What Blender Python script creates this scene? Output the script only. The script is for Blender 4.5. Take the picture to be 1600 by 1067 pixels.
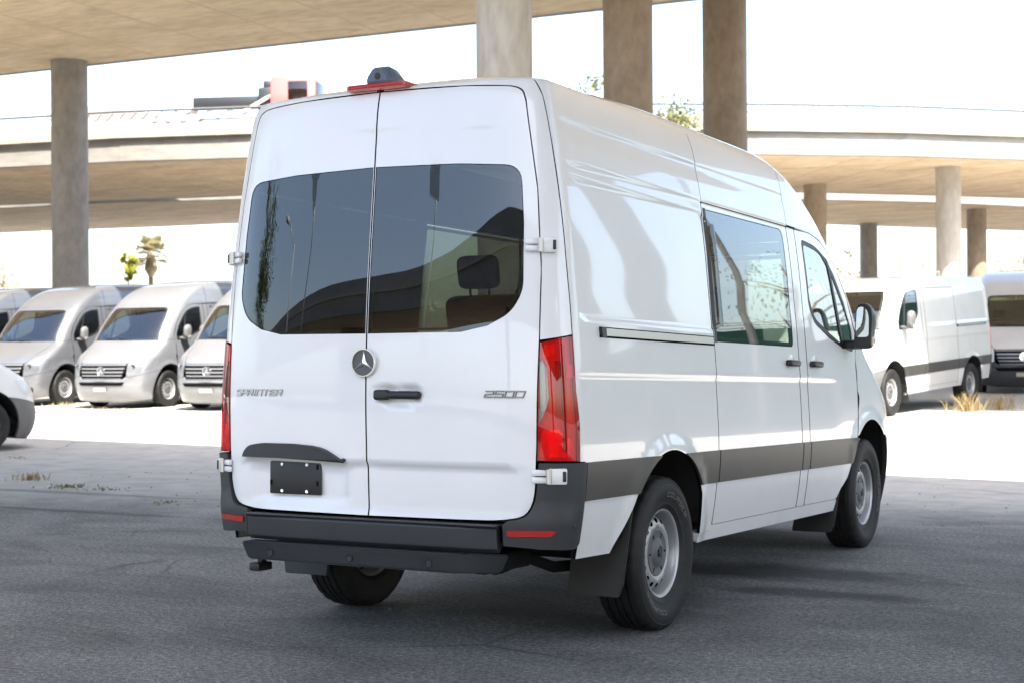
import bpy, bmesh, math, random
import numpy as np
from mathutils import Vector, Matrix
from mathutils.geometry import delaunay_2d_cdt
random.seed(7); np.random.seed(7)
R = math.radians
SC = bpy.context.scene
for o in list(bpy.data.objects): bpy.data.objects.remove(o)
COL = SC.collection

# ------------------------------------------------------------------ camera
cam_d = bpy.data.cameras.new('camera'); cam = bpy.data.objects.new('camera', cam_d); COL.objects.link(cam)
CAM = Vector((4.0292, -7.2444, 1.3938)); YAW = R(-28.424); ROLL = R(-0.395); FPX = 2429.9
_F = Vector((math.sin(YAW), math.cos(YAW), 0)); _Rt = Vector((math.cos(YAW), -math.sin(YAW), 0)); _U = Vector((0, 0, 1))
_R2 = _Rt*math.cos(ROLL)+_U*math.sin(ROLL); _U2 = _U*math.cos(ROLL)-_Rt*math.sin(ROLL)
M = Matrix(((_R2.x, _U2.x, -_F.x, CAM.x), (_R2.y, _U2.y, -_F.y, CAM.y), (_R2.z, _U2.z, -_F.z, CAM.z), (0, 0, 0, 1)))
cam.matrix_world = M
cam_d.sensor_width = 36; cam_d.lens = FPX/1600*36; cam_d.shift_y = 18.35/1600
cam_d.clip_start = .1; cam_d.clip_end = 6000
cam_d.dof.use_dof = True; cam_d.dof.focus_distance = 7.6; cam_d.dof.aperture_fstop = 4.5
SC.camera = cam

# ------------------------------------------------------------------ light
SUN = Vector((.47, -.42, 1.0)).normalized()          # towards the sun
w = bpy.data.worlds.new('World'); SC.world = w; w.use_nodes = True
nt = w.node_tree; bg = nt.nodes['Background']
sky = nt.nodes.new('ShaderNodeTexSky'); sky.sky_type = 'NISHITA'; sky.sun_disc = False
sky.sun_elevation = math.asin(SUN.z); sky.sun_rotation = math.atan2(SUN.x, SUN.y)
sky.air_density = 1.0; sky.dust_density = 3.0; sky.ozone_density = 1.0
nt.links.new(sky.outputs[0], bg.inputs[0]); bg.inputs[1].default_value = .15
sd = bpy.data.lights.new('sun', 'SUN'); sd.energy = 4.6; sd.angle = R(.5); sd.color = (1, .955, .88)
so = bpy.data.objects.new('sun', sd); COL.objects.link(so)
so.rotation_euler = SUN.to_track_quat('Z', 'Y').to_euler(); so.location = (0, 0, 60)
vs = SC.view_settings
vs.view_transform = 'Standard'; vs.look = 'None'; vs.gamma = 1; vs.use_curve_mapping = False
vs.exposure = 2.25
SC.cycles.max_bounces = 8; SC.cycles.diffuse_bounces = 4; SC.cycles.glossy_bounces = 4
SC.cycles.transparent_max_bounces = 12; SC.cycles.transmission_bounces = 4
SC.cycles.caustics_reflective = False; SC.cycles.caustics_refractive = False
SC.cycles.sample_clamp_indirect = 6
SC.cycles.use_denoising = True

# ------------------------------------------------------------------ materials
def new_mat(name):
    m = bpy.data.materials.new(name); m.use_nodes = True
    return m, m.node_tree, m.node_tree.nodes['Principled BSDF']
def pmat(name, col, rough=.5, metal=0, coat=0, spec=.5, coat_rough=.03):
    m, t, b = new_mat(name)
    b.inputs['Base Color'].default_value = (*col, 1); b.inputs['Roughness'].default_value = rough
    b.inputs['Metallic'].default_value = metal; b.inputs['Coat Weight'].default_value = coat
    b.inputs['Coat Roughness'].default_value = coat_rough
    b.inputs['Specular IOR Level'].default_value = spec
    return m
def N(t, kind, **kw):
    n = t.nodes.new(kind)
    for k, v in kw.items():
        if k.startswith('i_'): n.inputs[k[2:].replace('_', ' ')].default_value = v
        else: setattr(n, k, v)
    return n
def ramp(t, src, stops):
    n = t.nodes.new('ShaderNodeValToRGB'); e = n.color_ramp.elements
    while len(e) < len(stops): e.new(.5)
    for k, (p, c) in enumerate(stops):
        e[k].position = p; e[k].color = (*c, 1) if len(c) == 3 else c
    t.links.new(src, n.inputs[0]); return n
def coords(t, scale=(1, 1, 1), kind='Object', rot=(0, 0, 0)):
    tc = t.nodes.new('ShaderNodeTexCoord'); mp = t.nodes.new('ShaderNodeMapping')
    mp.inputs['Scale'].default_value = scale; mp.inputs['Rotation'].default_value = rot
    t.links.new(tc.outputs[kind], mp.inputs[0]); return mp.outputs[0]
def noise(t, vec, scale, detail=4, rough=.55, dist=0):
    n = t.nodes.new('ShaderNodeTexNoise'); t.links.new(vec, n.inputs['Vector'])
    n.inputs['Scale'].default_value = scale; n.inputs['Detail'].default_value = detail
    n.inputs['Roughness'].default_value = rough; n.inputs['Distortion'].default_value = dist
    return n.outputs[0]
def mixc(t, fac, a, b, blend='MIX'):
    n = t.nodes.new('ShaderNodeMix'); n.data_type = 'RGBA'; n.blend_type = blend
    for i, s in ((0, fac), (6, a), (7, b)):
        if isinstance(s, (int, float)): n.inputs[i].default_value = s
        elif isinstance(s, tuple): n.inputs[i].default_value = (*s, 1)
        else: t.links.new(s, n.inputs[i])
    return n.outputs[2]
def bump(t, b, src, strength=.3, dist=.01):
    n = t.nodes.new('ShaderNodeBump'); n.inputs['Strength'].default_value = strength; n.inputs['Distance'].default_value = dist
    t.links.new(src, n.inputs['Height']); t.links.new(n.outputs[0], b.inputs['Normal']); return n

def paint(name, col, metal=0.0, dirt=.05, rough=.35, coat=1.0):
    m, t, b = new_mat(name)
    v = coords(t)
    n = noise(t, v, 1.3, 5)
    d = ramp(t, n, [(.35, col), (.75, tuple(c*(1-dirt) for c in col))])
    # road film gathered low on the body
    sx = N(t, 'ShaderNodeSeparateXYZ'); t.links.new(v, sx.inputs[0])
    mr = N(t, 'ShaderNodeMapRange'); t.links.new(sx.outputs[2], mr.inputs[0])
    mr.inputs[1].default_value = .9; mr.inputs[2].default_value = .35; mr.inputs[3].default_value = 0; mr.inputs[4].default_value = dirt*2.2
    n2 = noise(t, v, 9, 5)
    mm = N(t, 'ShaderNodeMath', operation='MULTIPLY'); t.links.new(mr.outputs[0], mm.inputs[0]); t.links.new(n2, mm.inputs[1])
    c = mixc(t, mm.outputs[0], d.outputs[0], (.28, .26, .23))
    t.links.new(c, b.inputs['Base Color'])
    b.inputs['Roughness'].default_value = rough; b.inputs['Metallic'].default_value = metal
    b.inputs['Coat Weight'].default_value = coat; b.inputs['Coat Roughness'].default_value = .025; b.inputs['Coat IOR'].default_value = 1.45
    # faint orange peel
    bump(t, b, noise(t, v, 260, 2), .02, .001)
    return m
def plastic(name, col, rough=.55):
    m, t, b = new_mat(name)
    v = coords(t)
    n = noise(t, v, 3, 6, .6)
    c = ramp(t, n, [(.3, tuple(x*.85 for x in col)), (.7, tuple(min(1, x*1.2) for x in col))])
    t.links.new(c.outputs[0], b.inputs['Base Color']); b.inputs['Roughness'].default_value = rough
    bump(t, b, noise(t, v, 900, 2), .12, .001)
    return m
def glass(name, tint, ior=1.5, boost=1.0):
    m = bpy.data.materials.new(name); m.use_nodes = True; t = m.node_tree
    t.nodes.remove(t.nodes['Principled BSDF']); out = t.nodes['Material Output']
    tr = N(t, 'ShaderNodeBsdfTransparent'); tr.inputs[0].default_value = (*tint, 1)
    gl = N(t, 'ShaderNodeBsdfGlossy'); gl.inputs['Roughness'].default_value = .0; gl.inputs[0].default_value = (1, 1, 1, 1)
    fr = N(t, 'ShaderNodeFresnel'); ge = N(t, 'ShaderNodeNewGeometry'); mi_ = N(t, 'ShaderNodeMapRange')   # a thin pane reflects alike from both sides
    mi_.inputs[3].default_value = ior; mi_.inputs[4].default_value = 1/ior; t.links.new(ge.outputs['Backfacing'], mi_.inputs[0]); t.links.new(mi_.outputs[0], fr.inputs[0])
    mm = N(t, 'ShaderNodeMath', operation='MULTIPLY'); mm.inputs[1].default_value = boost; mm.use_clamp = True
    t.links.new(fr.outputs[0], mm.inputs[0])
    mx = N(t, 'ShaderNodeMixShader'); t.links.new(mm.outputs[0], mx.inputs[0]); t.links.new(tr.outputs[0], mx.inputs[1]); t.links.new(gl.outputs[0], mx.inputs[2])
    t.links.new(mx.outputs[0], out.inputs[0]); return m

MT = {}
MT['white'] = paint('white_paint', (.80, .80, .80), dirt=.075)
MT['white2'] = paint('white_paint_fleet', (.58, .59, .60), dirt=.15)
MT['silver'] = paint('silver_paint', (.172, .180, .194), metal=.3, dirt=.08)
MT['grey'] = paint('grey_paint', (.115, .121, .132), metal=.3, dirt=.08)
MT['gap'] = pmat('gap_black', (.004, .004, .005), .9, spec=.1)
MT['plastic'] = plastic('dark_plastic', (.026, .0275, .030), .5)
MT['plastic2'] = plastic('sun_bleached_plastic', (.10, .10, .10), .65)
MT['mould'] = plastic('side_moulding_plastic', (.038, .036, .034), .40)
MT['black'] = pmat('black_plastic', (.012, .012, .013), .45)
MT['under'] = pmat('underbody_black', (.010, .010, .010), .8, spec=.2)
MT['rubber'] = None
MT['steel'] = pmat('steel_wheel_silver', (.40, .41, .42), .40, .6)
MT['cap'] = pmat('hub_cap_grey', (.085, .088, .092), .45)
MT['badge'] = pmat('badge_chrome', (.60, .61, .62), .22, .9)
MT['badge_dark'] = pmat('badge_dark_chrome', (.26, .26, .27), .3, .8)
MT['chrome'] = pmat('chrome', (.82, .83, .84), .10, 1)
MT['alu'] = pmat('brushed_aluminium', (.55, .53, .49), .38, .9)
MT['glass_dark'] = glass('privacy_glass', (.165, .178, .145), 1.52, 1.6)
MT['glass'] = glass('green_tint_glass', (.62, .70, .66), 1.52, 1.9)
MT['lens_red'] = glass('red_lens', (.86, .020, .012), 1.5, 1.0)
MT['lens_clear'] = glass('clear_lens', (.93, .93, .93), 1.5, 1.0)
MT['reflector'] = pmat('lamp_reflector', (.86, .84, .80), .22, .85)
MT['amber'] = pmat('amber_lens', (.75, .16, .015), .2, coat=1)
MT['red_part'] = pmat('red_reflector', (.42, .012, .012), .18, coat=1)
MT['red_inner'] = pmat('lamp_inner', (.84, .70, .63), .3)
MT['mirror'] = pmat('mirror_glass', (.42, .44, .46), .03, 1)
MT['seat'] = plastic('seat_fabric', (.022, .022, .024), .85)
MT['interior'] = plastic('interior_trim', (.10, .10, .10), .8)
def rubber_mat():
    m, t, b = new_mat('tyre_rubber'); v = coords(t)
    n = noise(t, v, 14, 5)
    c = ramp(t, n, [(.3, (.006, .006, .0065)), (.75, (.015, .0147, .0145))]); t.links.new(c.outputs[0], b.inputs['Base Color'])
    b.inputs['Roughness'].default_value = .62; b.inputs['Specular IOR Level'].default_value = .35; bump(t, b, noise(t, v, 400, 2), .15, .001); return m
MT['rubber'] = rubber_mat()
MT['rubber_mark'] = pmat('tyre_lettering', (.17, .17, .17), .6)

# ------------------------------------------------------------------ object helpers
def link(o, parent=None):
    COL.objects.link(o)
    if parent is not None: o.parent = parent
    return o
def tag(o, label=None, cat=None, group=None, kind=None):
    if label: o['label'] = label
    if cat: o['category'] = cat
    if group: o['group'] = group
    if kind: o['kind'] = kind
    return o
def empty(name, loc=(0, 0, 0), rz=0, parent=None):
    o = bpy.data.objects.new(name, None); o.empty_display_size = .2
    o.location = loc; o.rotation_euler = (0, 0, rz); return link(o, parent)
def mesh_obj(name, verts, faces, mats, parent=None, midx=None, normals=None, smooth=True):
    me = bpy.data.meshes.new(name)
    me.from_pydata([tuple(map(float, p)) for p in verts], [], [tuple(map(int, f)) for f in faces])
    for m in (mats if isinstance(mats, (list, tuple)) else [mats]): me.materials.append(m)
    if midx is not None: me.polygons.foreach_set('material_index', np.array(midx, dtype=np.int32))
    me.polygons.foreach_set('use_smooth', np.full(len(me.polygons), bool(smooth)))
    me.update()
    if normals is not None: me.normals_split_custom_set_from_vertices([tuple(map(float, n)) for n in normals])
    return link(bpy.data.objects.new(name, me), parent)
def bm_obj(name, bm, mats, parent=None, smooth=False, auto=None):
    me = bpy.data.meshes.new(name)
    bmesh.ops.recalc_face_normals(bm, faces=bm.faces[:])
    bm.to_mesh(me); bm.free()
    for m in (mats if isinstance(mats, (list, tuple)) else [mats]): me.materials.append(m)
    me.polygons.foreach_set('use_smooth', np.full(len(me.polygons), bool(smooth)))
    if auto: me.set_sharp_from_angle(angle=R(auto))
    me.update()
    return link(bpy.data.objects.new(name, me), parent)
def add_box(bm, lo, hi, bev=0, mat=None, seg=2):
    lo = Vector(lo); hi = Vector(hi); c = (lo+hi)/2; s = hi-lo
    r = bmesh.ops.create_cube(bm, size=1)
    for v in r['verts']: v.co = Vector((v.co.x*s.x, v.co.y*s.y, v.co.z*s.z))+c
    if bev:
        es = list({e for v in r['verts'] for e in v.link_edges})
        q = bmesh.ops.bevel(bm, geom=es, offset=bev, segments=seg, affect='EDGES', profile=.5)
        vs_ = list({v for f in q['faces'] for v in f.verts}|{v for v in r['verts'] if v.is_valid})
    else: vs_ = r['verts']
    if mat is not None: bmesh.ops.transform(bm, matrix=mat, verts=vs_)
    return vs_
def add_tube(bm, pts, rad, seg=10, cap=True):
    pts = [Vector(p) for p in pts]; rings = []
    n = len(pts); rad = rad if isinstance(rad, (list, tuple)) else [rad]*n
    up = Vector((0, 0, 1)); prev = None
    for i, p in enumerate(pts):
        d = (pts[min(i+1, n-1)]-pts[max(i-1, 0)]).normalized()
        if prev is None:
            a = d.cross(up)
            if a.length < .05: a = d.cross(Vector((1, 0, 0)))
            a.normalize()
        else: a = (prev-d*prev.dot(d)).normalized()
        prev = a; b = d.cross(a)
        rings.append([bm.verts.new(p+(a*math.cos(2*math.pi*k/seg)+b*math.sin(2*math.pi*k/seg))*rad[i]) for k in range(seg)])
    for i in range(n-1):
        for k in range(seg):
            bm.faces.new((rings[i][k], rings[i][(k+1) % seg], rings[i+1][(k+1) % seg], rings[i+1][k]))
    if cap:
        bm.faces.new(rings[0][::-1]); bm.faces.new(rings[-1])
def add_lathe(bm, prof, seg=48, axis='X', center=(0, 0, 0)):
    """prof: list of (axial, radius)"""
    c = Vector(center); rings = []
    for a, r in prof:
        ring = []
        for k in range(seg):
            t = 2*math.pi*k/seg
            p = (a, r*math.cos(t), r*math.sin(t)) if axis == 'X' else (r*math.cos(t), r*math.sin(t), a) if axis == 'Z' else (r*math.cos(t), a, r*math.sin(t))
            ring.append(bm.verts.new(Vector(p)+c))
        rings.append(ring)
    for i in range(len(prof)-1):
        for k in range(seg):
            bm.faces.new((rings[i][k], rings[i][(k+1) % seg], rings[i+1][(k+1) % seg], rings[i+1][k]))
    return rings
def children_of(o): return [c for c in COL.objects if c.parent == o]
def copy_tree(o, parent=None, kids=None):
    if kids is None:
        kids = {}
        for c in COL.objects:
            if c.parent: kids.setdefault(c.parent.name, []).append(c)
    c = o.copy(); COL.objects.link(c)
    if parent is not None: c.parent = parent
    for ch in kids.get(o.name, []): copy_tree(ch, c, kids)
    return c
# ------------------------------------------------------------------ van body surface
RAKE = R(1.4087)
def rakeP(P):
    P = np.asarray(P, float); c, s = math.cos(RAKE), math.sin(RAKE); y = P[:, 1]; z = P[:, 2]-.38
    return np.stack([P[:, 0], y*c+z*s, z*c-y*s+.38], -1)
def rakeN(Nn):
    c, s = math.cos(RAKE), math.sin(RAKE)
    return np.stack([Nn[:, 0], Nn[:, 1]*c+Nn[:, 2]*s, Nn[:, 2]*c-Nn[:, 1]*s], -1)
RM = Matrix.Translation((0, 0, .38)) @ Matrix.Rotation(-RAKE, 4, 'X') @ Matrix.Translation((0, 0, -.38))
def table(pts):
    x = np.array([p[0] for p in pts], float); y = np.array([p[1] for p in pts], float)
    h = np.diff(x); d = np.diff(y)/h; m = np.zeros_like(x)
    for i in range(1, len(x)-1):
        m[i] = 0 if d[i-1]*d[i] <= 0 else (h[i-1]+h[i])*3/((2*h[i]+h[i-1])/d[i-1]+(h[i]+2*h[i-1])/d[i])
    m[0] = d[0]; m[-1] = d[-1]
    def f(q):
        q = np.clip(np.asarray(q, float), x[0], x[-1]); i = np.clip(np.searchsorted(x, q)-1, 0, len(h)-1)
        t = (q-x[i])/h[i]; t2 = t*t; t3 = t2*t
        return (2*t3-3*t2+1)*y[i]+(t3-2*t2+t)*h[i]*m[i]+(-2*t3+3*t2)*y[i+1]+(t3-t2)*h[i]*m[i+1]
    return f
tZ = table([(.2, .2), (1, 1), (2, 2), (2.55, 2.55), (2.62, 2.614), (2.70, 2.668), (2.80, 2.705), (3.0, 2.735), (3.25, 2.748), (3.47, 2.75)])
tW = table([(.2, .90), (.30, .925), (.45, .957), (.68, .990), (.89, 1.004), (1.12, 1.0), (1.44, .978), (1.57, .968), (1.72, .953), (1.92, .934), (2.09, .913), (2.27, .885), (2.44, .855), (2.55, .832), (2.62, .805), (2.70, .752), (2.80, .66), (3.0, .466), (3.25, .22), (3.47, .004)])
tYR = table([(.2, -1.17), (.62, -1.222), (.9, -1.237), (1.2, -1.247), (1.45, -1.243), (2.2, -1.187), (2.5, -1.162), (2.62, -1.135), (2.70, -1.09), (2.80, -1.0), (3.0, -.8), (3.25, -.4), (3.47, .1)])
tYRC = table([(.2, -1.0), (1.4, -1.0), (2.5, -1.0), (2.62, -.985), (2.7, -.93), (2.8, -.82), (3.0, -.6), (3.25, -.25), (3.47, .15)])
tYF = table([(.2, 4.46), (.35, 4.60), (.5, 4.655), (.65, 4.67), (.8, 4.665), (.95, 4.63), (1.05, 4.58), (1.15, 4.46), (1.25, 4.30), (1.35, 4.11), (1.42, 3.98), (1.5, 3.86), (1.62, 3.79), (1.84, 3.62), (2.02, 3.45), (2.14, 3.32), (2.28, 3.15), (2.4, 2.97), (2.55, 2.66), (2.62, 2.48), (2.7, 2.24), (2.8, 1.95), (3.0, 1.5), (3.25, 1.0), (3.47, .5)])
tYFC = table([(.2, 3.84), (.8, 3.88), (1.05, 3.88), (1.15, 3.9), (1.25, 3.80), (1.35, 3.68), (1.42, 3.58), (1.5, 3.5), (1.62, 3.4), (1.84, 3.22), (2.02, 3.03), (2.14, 2.9), (2.28, 2.72), (2.4, 2.52), (2.55, 2.2), (2.62, 2.0), (2.7, 1.8), (2.8, 1.5), (3.0, 1.0), (3.25, .6), (3.47, .3)])
NF = 3.0
def sm(a, b, x):
    t = np.clip((np.asarray(x, float)-a)/(b-a), 0, 1); return t*t*(3-2*t)
def rrect(y, z, y0, y1, z0, z1, r, soft):
    """1 inside a rounded rectangle, falling to 0 over `soft`"""
    cy, cz = (y0+y1)/2, (z0+z1)/2
    qy = np.abs(y-cy)-(y1-y0)/2+r; qz = np.abs(z-cz)-(z1-z0)/2+r
    d = np.hypot(np.maximum(qy, 0), np.maximum(qz, 0))+np.minimum(np.maximum(qy, qz), 0)-r
    return 1-sm(-soft, 0, d)
class Body:
    low = False; crew = True
    def fin(s, x, y, z):
        z = z-.05*sm(.5, -1.15, y)*sm(2.60, 2.69, z)
        if s.low: z = np.where(z > 2.1, 2.1+(z-2.1)*.43, z)
        return np.stack([x, y, z], -1)
    def disp(s, y, z):
        d = np.zeros_like(y)
        fr = 1-sm(2.75, 3.05, y)
        d -= .007*(1-sm(1.255, 1.290, z))*sm(.90, 1.20, z)*fr*sm(-1.12, -.96, y)
        fy = sm(-1.02, -.9, y)*(1-sm(2.25, 2.6, y))
        d += .006*sm(2.222, 2.238, z)*fy*(1-sm(2.45, 2.62, z))
        d -= .004*sm(2.440, 2.424, z)*fy*sm(2.33, 2.40, z)
        if s.crew:
            d -= .010*rrect(y, z, -.975, .72, 1.515, 2.17, .07, .016)
        else:
            d -= .010*rrect(y, z, -.975, .60, 1.515, 2.17, .07, .016)
            d -= .010*rrect(y, z, .76, 2.03, 1.515, 2.17, .07, .016)
        for cy, cz, r in ((0., .39, .515), (3.66, .47, .53)):
            rr = np.hypot(y-cy, z-cz)
            d += .016*(1-sm(r, r+.10, rr))
        return d
    def side(s, y, v):
        y = np.asarray(y, float); v = np.asarray(v, float); z = tZ(v)
        W = tW(v)+s.disp(y, z); yr, yrc, yf, yfc = tYR(v), tYRC(v), tYF(v), tYFC(v)
        t = np.clip((yrc-y)/(yrc-yr), 0, .9999); x = W*(1-t*t)**.25
        t = np.clip((y-yfc)/(yf-yfc), 0, .9999); x = x*(1-t**NF)**(1/NF)
        return s.fin(x, y, z)
    def rdisp(s, x, z):
        ax = np.abs(x); d = np.zeros_like(ax)
        edge = 1-sm(.70, .80, ax)
        d += .013*(1-sm(.846, .872, z))*sm(.60, .66, z)*edge         # lower door set in
        d += .012*rrect(x, z, -.70, -.10, .655, .850, .05, .05)       # plate recess
        e = np.hypot((x-.178)/.155, (z-1.178)/.062)
        d += .022*(1-sm(.55, 1.0, e))                                # handle bowl
        d += .0025*(1-sm(2.400, 2.430, z+.03*ax))*sm(2.22, 2.40, z+.03*ax)*(1-sm(.45, .76, ax))
        return d
    def rear(s, x, v):
        x = np.asarray(x, float); v = np.asarray(v, float); z = tZ(v)
        W = tW(v); yr, yrc = tYR(v), tYRC(v)
        y = yrc-(yrc-yr)*np.sqrt(np.maximum(1-(np.abs(x)/W)**4, 0))+s.rdisp(x, z)
        return s.fin(x, y, z)
    def corner(s, ph, v):
        ph = np.radians(np.asarray(ph, float)); v = np.asarray(v, float); W = tW(v); yr, yrc = tYR(v), tYRC(v)
        over = np.maximum(ph-math.pi/2, 0); p = np.minimum(ph, math.pi/2)
        return s.fin(W*np.sqrt(np.maximum(np.sin(p), 1e-8)), yrc-(yrc-yr)*np.cos(p)+over*.3, tZ(v))
    def front(s, x, v):
        x = np.asarray(x, float); v = np.asarray(v, float); W = tW(v); yf, yfc = tYF(v), tYFC(v)
        return s.fin(x, yfc+(yf-yfc)*np.maximum(1-(np.abs(x)/W)**NF, 0)**(1/NF), tZ(v))
    def wrap(s, q, v):
        q = np.asarray(q, float); v = np.asarray(v, float); W = tW(v); yf, yfc = tYF(v), tYFC(v)
        th = np.clip(q, 0, 1)*math.pi/2
        y = yfc+np.minimum(q, 0)+(yf-yfc)*np.sin(th)**(2/NF)
        W = W+s.disp(y, tZ(v))*(1-sm(.2, .6, q))
        return s.fin(W*np.maximum(np.cos(th), 0)**(2/NF), y, tZ(v))
def phi_x(x, v): return math.degrees(math.asin(min(1, (x/float(tW(v)))**2)))
def phi_y(y, v): return math.degrees(math.acos(min(1, max(-1, (float(tYRC(v))-y)/float(tYRC(v)-tYR(v))))))
def q_y(y, v):
    yf, yfc = float(tYF(v)), float(tYFC(v))
    return y-yfc if y < yfc else math.asin(min(1, ((y-yfc)/(yf-yfc))**(NF/2)))/(math.pi/2)
def q_x(x, v): return math.acos(min(1, (x/float(tW(v)))**(NF/2)))/(math.pi/2)

def rnd(pts, n=6):
    """closed polygon; points (a,b) or (a,b,r): corner rounded with radius r"""
    out = []; m = len(pts)
    for i, p in enumerate(pts):
        r = p[2] if len(p) > 2 else 0
        if not r: out.append((p[0], p[1])); continue
        P = Vector(p[:2]); A = Vector(pts[i-1][:2])-P; B = Vector(pts[(i+1) % m][:2])-P
        a = P+A.normalized()*min(r, A.length*.49); b = P+B.normalized()*min(r, B.length*.49)
        for k in range(n+1):
            t = k/n; q = a*(1-t)**2+P*2*t*(1-t)+b*t*t; out.append((q.x, q.y))
    return out
def arc(cy, cz, r, a0, a1, n=20):
    return [(cy+r*math.cos(R(a0+(a1-a0)*k/n)), cz+r*math.sin(R(a0+(a1-a0)*k/n))) for k in range(n+1)]
def resample(poly, sa, sb, f=.6):
    out = []
    for i in range(len(poly)):
        a = poly[i]; b = poly[(i+1) % len(poly)]
        L = max(abs(b[0]-a[0])/sa, abs(b[1]-a[1])/sb); n = max(1, int(math.ceil(L/f)))
        for k in range(n): out.append((a[0]+(b[0]-a[0])*k/n, a[1]+(b[1]-a[1])*k/n))
    return out
def inside(px, py, poly):
    c = np.zeros(len(px), bool); n = len(poly); j = n-1
    for i in range(n):
        xi, yi = poly[i]; xj, yj = poly[j]
        if yi != yj:
            m = ((yi > py) != (yj > py)) & (px < (xj-xi)*(py-yi)/(yj-yi)+xi); c ^= m
        j = i
    return c
def seg_dist(px, py, poly):
    d = np.full(len(px), 1e9); n = len(poly)
    for i in range(n):
        ax, ay = poly[i]; bx, by = poly[(i+1) % n]; dx, dy = bx-ax, by-ay; L = dx*dx+dy*dy+1e-12
        t = np.clip(((px-ax)*dx+(py-ay)*dy)/L, 0, 1); d = np.minimum(d, np.hypot(px-ax-t*dx, py-ay-t*dy))
    return d
CENTER = np.array([0, 1.7, 1.25])
def panel_data(fmap, outline, holes=(), sa=.06, sb=.04, off=0., rim=.014, outward=None):
    loops = [resample(outline, sa, sb)]+[resample(h, sa, sb) for h in holes]
    nl = [[(a/sa, b/sb) for a, b in lp] for lp in loops]
    amin = min(p[0] for p in nl[0]); amax = max(p[0] for p in nl[0]); bmin = min(p[1] for p in nl[0]); bmax = max(p[1] for p in nl[0])
    ga, gb = np.meshgrid(np.arange(math.floor(amin)+.5, amax, 1.), np.arange(math.floor(bmin)+.5, bmax, 1.)); ga = ga.ravel(); gb = gb.ravel()
    if len(ga):
        k = inside(ga, gb, nl[0])
        for h in nl[1:]: k &= ~inside(ga, gb, h)
        for lp in nl: k &= seg_dist(ga, gb, lp) > .45
        ga, gb = ga[k], gb[k]
    pts = []; edges = []
    for lp in nl:
        s0 = len(pts); pts += lp; edges += [(s0+i, s0+(i+1) % len(lp)) for i in range(len(lp))]
    pts += list(zip(ga, gb))
    vo, eo, fo, ov, oe, of = delaunay_2d_cdt([Vector(p) for p in pts], edges, [], 0, 1e-6)
    A = np.array([v[0] for v in vo]); B = np.array([v[1] for v in vo]); F = np.array([f for f in fo if len(f) == 3])
    cx = A[F].mean(1); cy = B[F].mean(1); k = inside(cx, cy, nl[0])
    for h in nl[1:]: k &= ~inside(cx, cy, h)
    F = F[k]; A = A*sa; B = B*sb
    def nrm(a, b):
        e = 1e-3*sa/.06; e2 = 1e-3
        du = fmap(a+e, b)-fmap(a-e, b); dv = fmap(a, b+e2)-fmap(a, b-e2)
        n = np.cross(du, dv); n /= np.linalg.norm(n, axis=1)[:, None]+1e-15
        return n
    P = fmap(A, B); Nn = nrm(A, B)
    ref = (P-CENTER) if outward is None else np.tile(np.array(outward, float), (len(P), 1))
    if np.mean((Nn*ref).sum(1)) < 0: Nn = -Nn
    fn = np.cross(P[F[:, 1]]-P[F[:, 0]], P[F[:, 2]]-P[F[:, 0]])
    fl = (fn*Nn[F[:, 0]]).sum(1) < 0; F[fl] = F[fl][:, ::-1]
    P = P+Nn*off
    V = [P]; NN = [Nn]; faces = [tuple(f) for f in F]; mi = [0]*len(F); base = len(P)
    if rim:
        for lp in loops:
            a = np.array([p[0] for p in lp]); b = np.array([p[1] for p in lp]); p0 = fmap(a, b); n0 = nrm(a, b)
            r0 = (p0-CENTER) if outward is None else np.tile(np.array(outward, float), (len(p0), 1))
            if np.mean((n0*r0).sum(1)) < 0: n0 = -n0
            p0 = p0+n0*off; p1 = p0-n0*rim
            tg = np.roll(p0, -1, 0)-np.roll(p0, 1, 0); ln = np.cross(n0, tg); ln /= np.linalg.norm(ln, axis=1)[:, None]+1e-12
            cen = p0.mean(0); sg = 1 if lp is loops[0] else -1
            if np.mean((ln*(p0-cen)).sum(1))*sg < 0: ln = -ln
            n = len(lp); V += [p0, p1]; NN += [ln, ln]
            for i in range(n):
                j = (i+1) % n; q = (base+i, base+j, base+n+j, base+n+i)
                fnn = np.cross(p0[j]-p0[i], p1[i]-p0[i])
                if np.dot(fnn, ln[i]) < 0: q = q[::-1]
                faces.append(q); mi.append(1)
            base += 2*n
    return np.concatenate(V), np.concatenate(NN), faces, mi
def finish(name, V, NN, faces, mi, mats, parent, side=1, both=False, rake=True):
    if rake: V = rakeP(V); NN = rakeN(NN)
    if side < 0 or both:
        V2 = V*np.array([-1, 1, 1]); N2 = NN*np.array([-1, 1, 1]); f2 = [tuple(f)[::-1] for f in faces]
        if both:
            n = len(V); faces = list(faces)+[tuple(i+n for i in f) for f in f2]; mi = list(mi)*2
            V = np.concatenate([V, V2]); NN = np.concatenate([NN, N2])
        else: V, NN, faces = V2, N2, f2
    return mesh_obj(name, V, faces, mats, parent, mi, NN)
def panel(name, fmap, outline, mat, parent, holes=(), sa=.06, sb=.04, off=0., rim=.014, side=1, rimmat=None, both=False, outward=None, rake=True, q=1.):
    d = panel_data(fmap, outline, holes, sa*q, sb*q, off, rim, outward)
    return finish(name, *d, [mat, rimmat or MT['gap']], parent, side, both, rake)
def rbox(name, lo, hi, bev, mat, parent, side=1, xf=None, rake=True, seg=2):
    bm = bmesh.new(); add_box(bm, lo, hi, bev, xf, seg)
    if side < 0: bmesh.ops.transform(bm, matrix=Matrix.Diagonal((-1, 1, 1, 1)), verts=bm.verts[:])
    if rake: bmesh.ops.transform(bm, matrix=RM, verts=bm.verts[:])
    return bm_obj(name, bm, mat, parent, True, 40)

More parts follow.
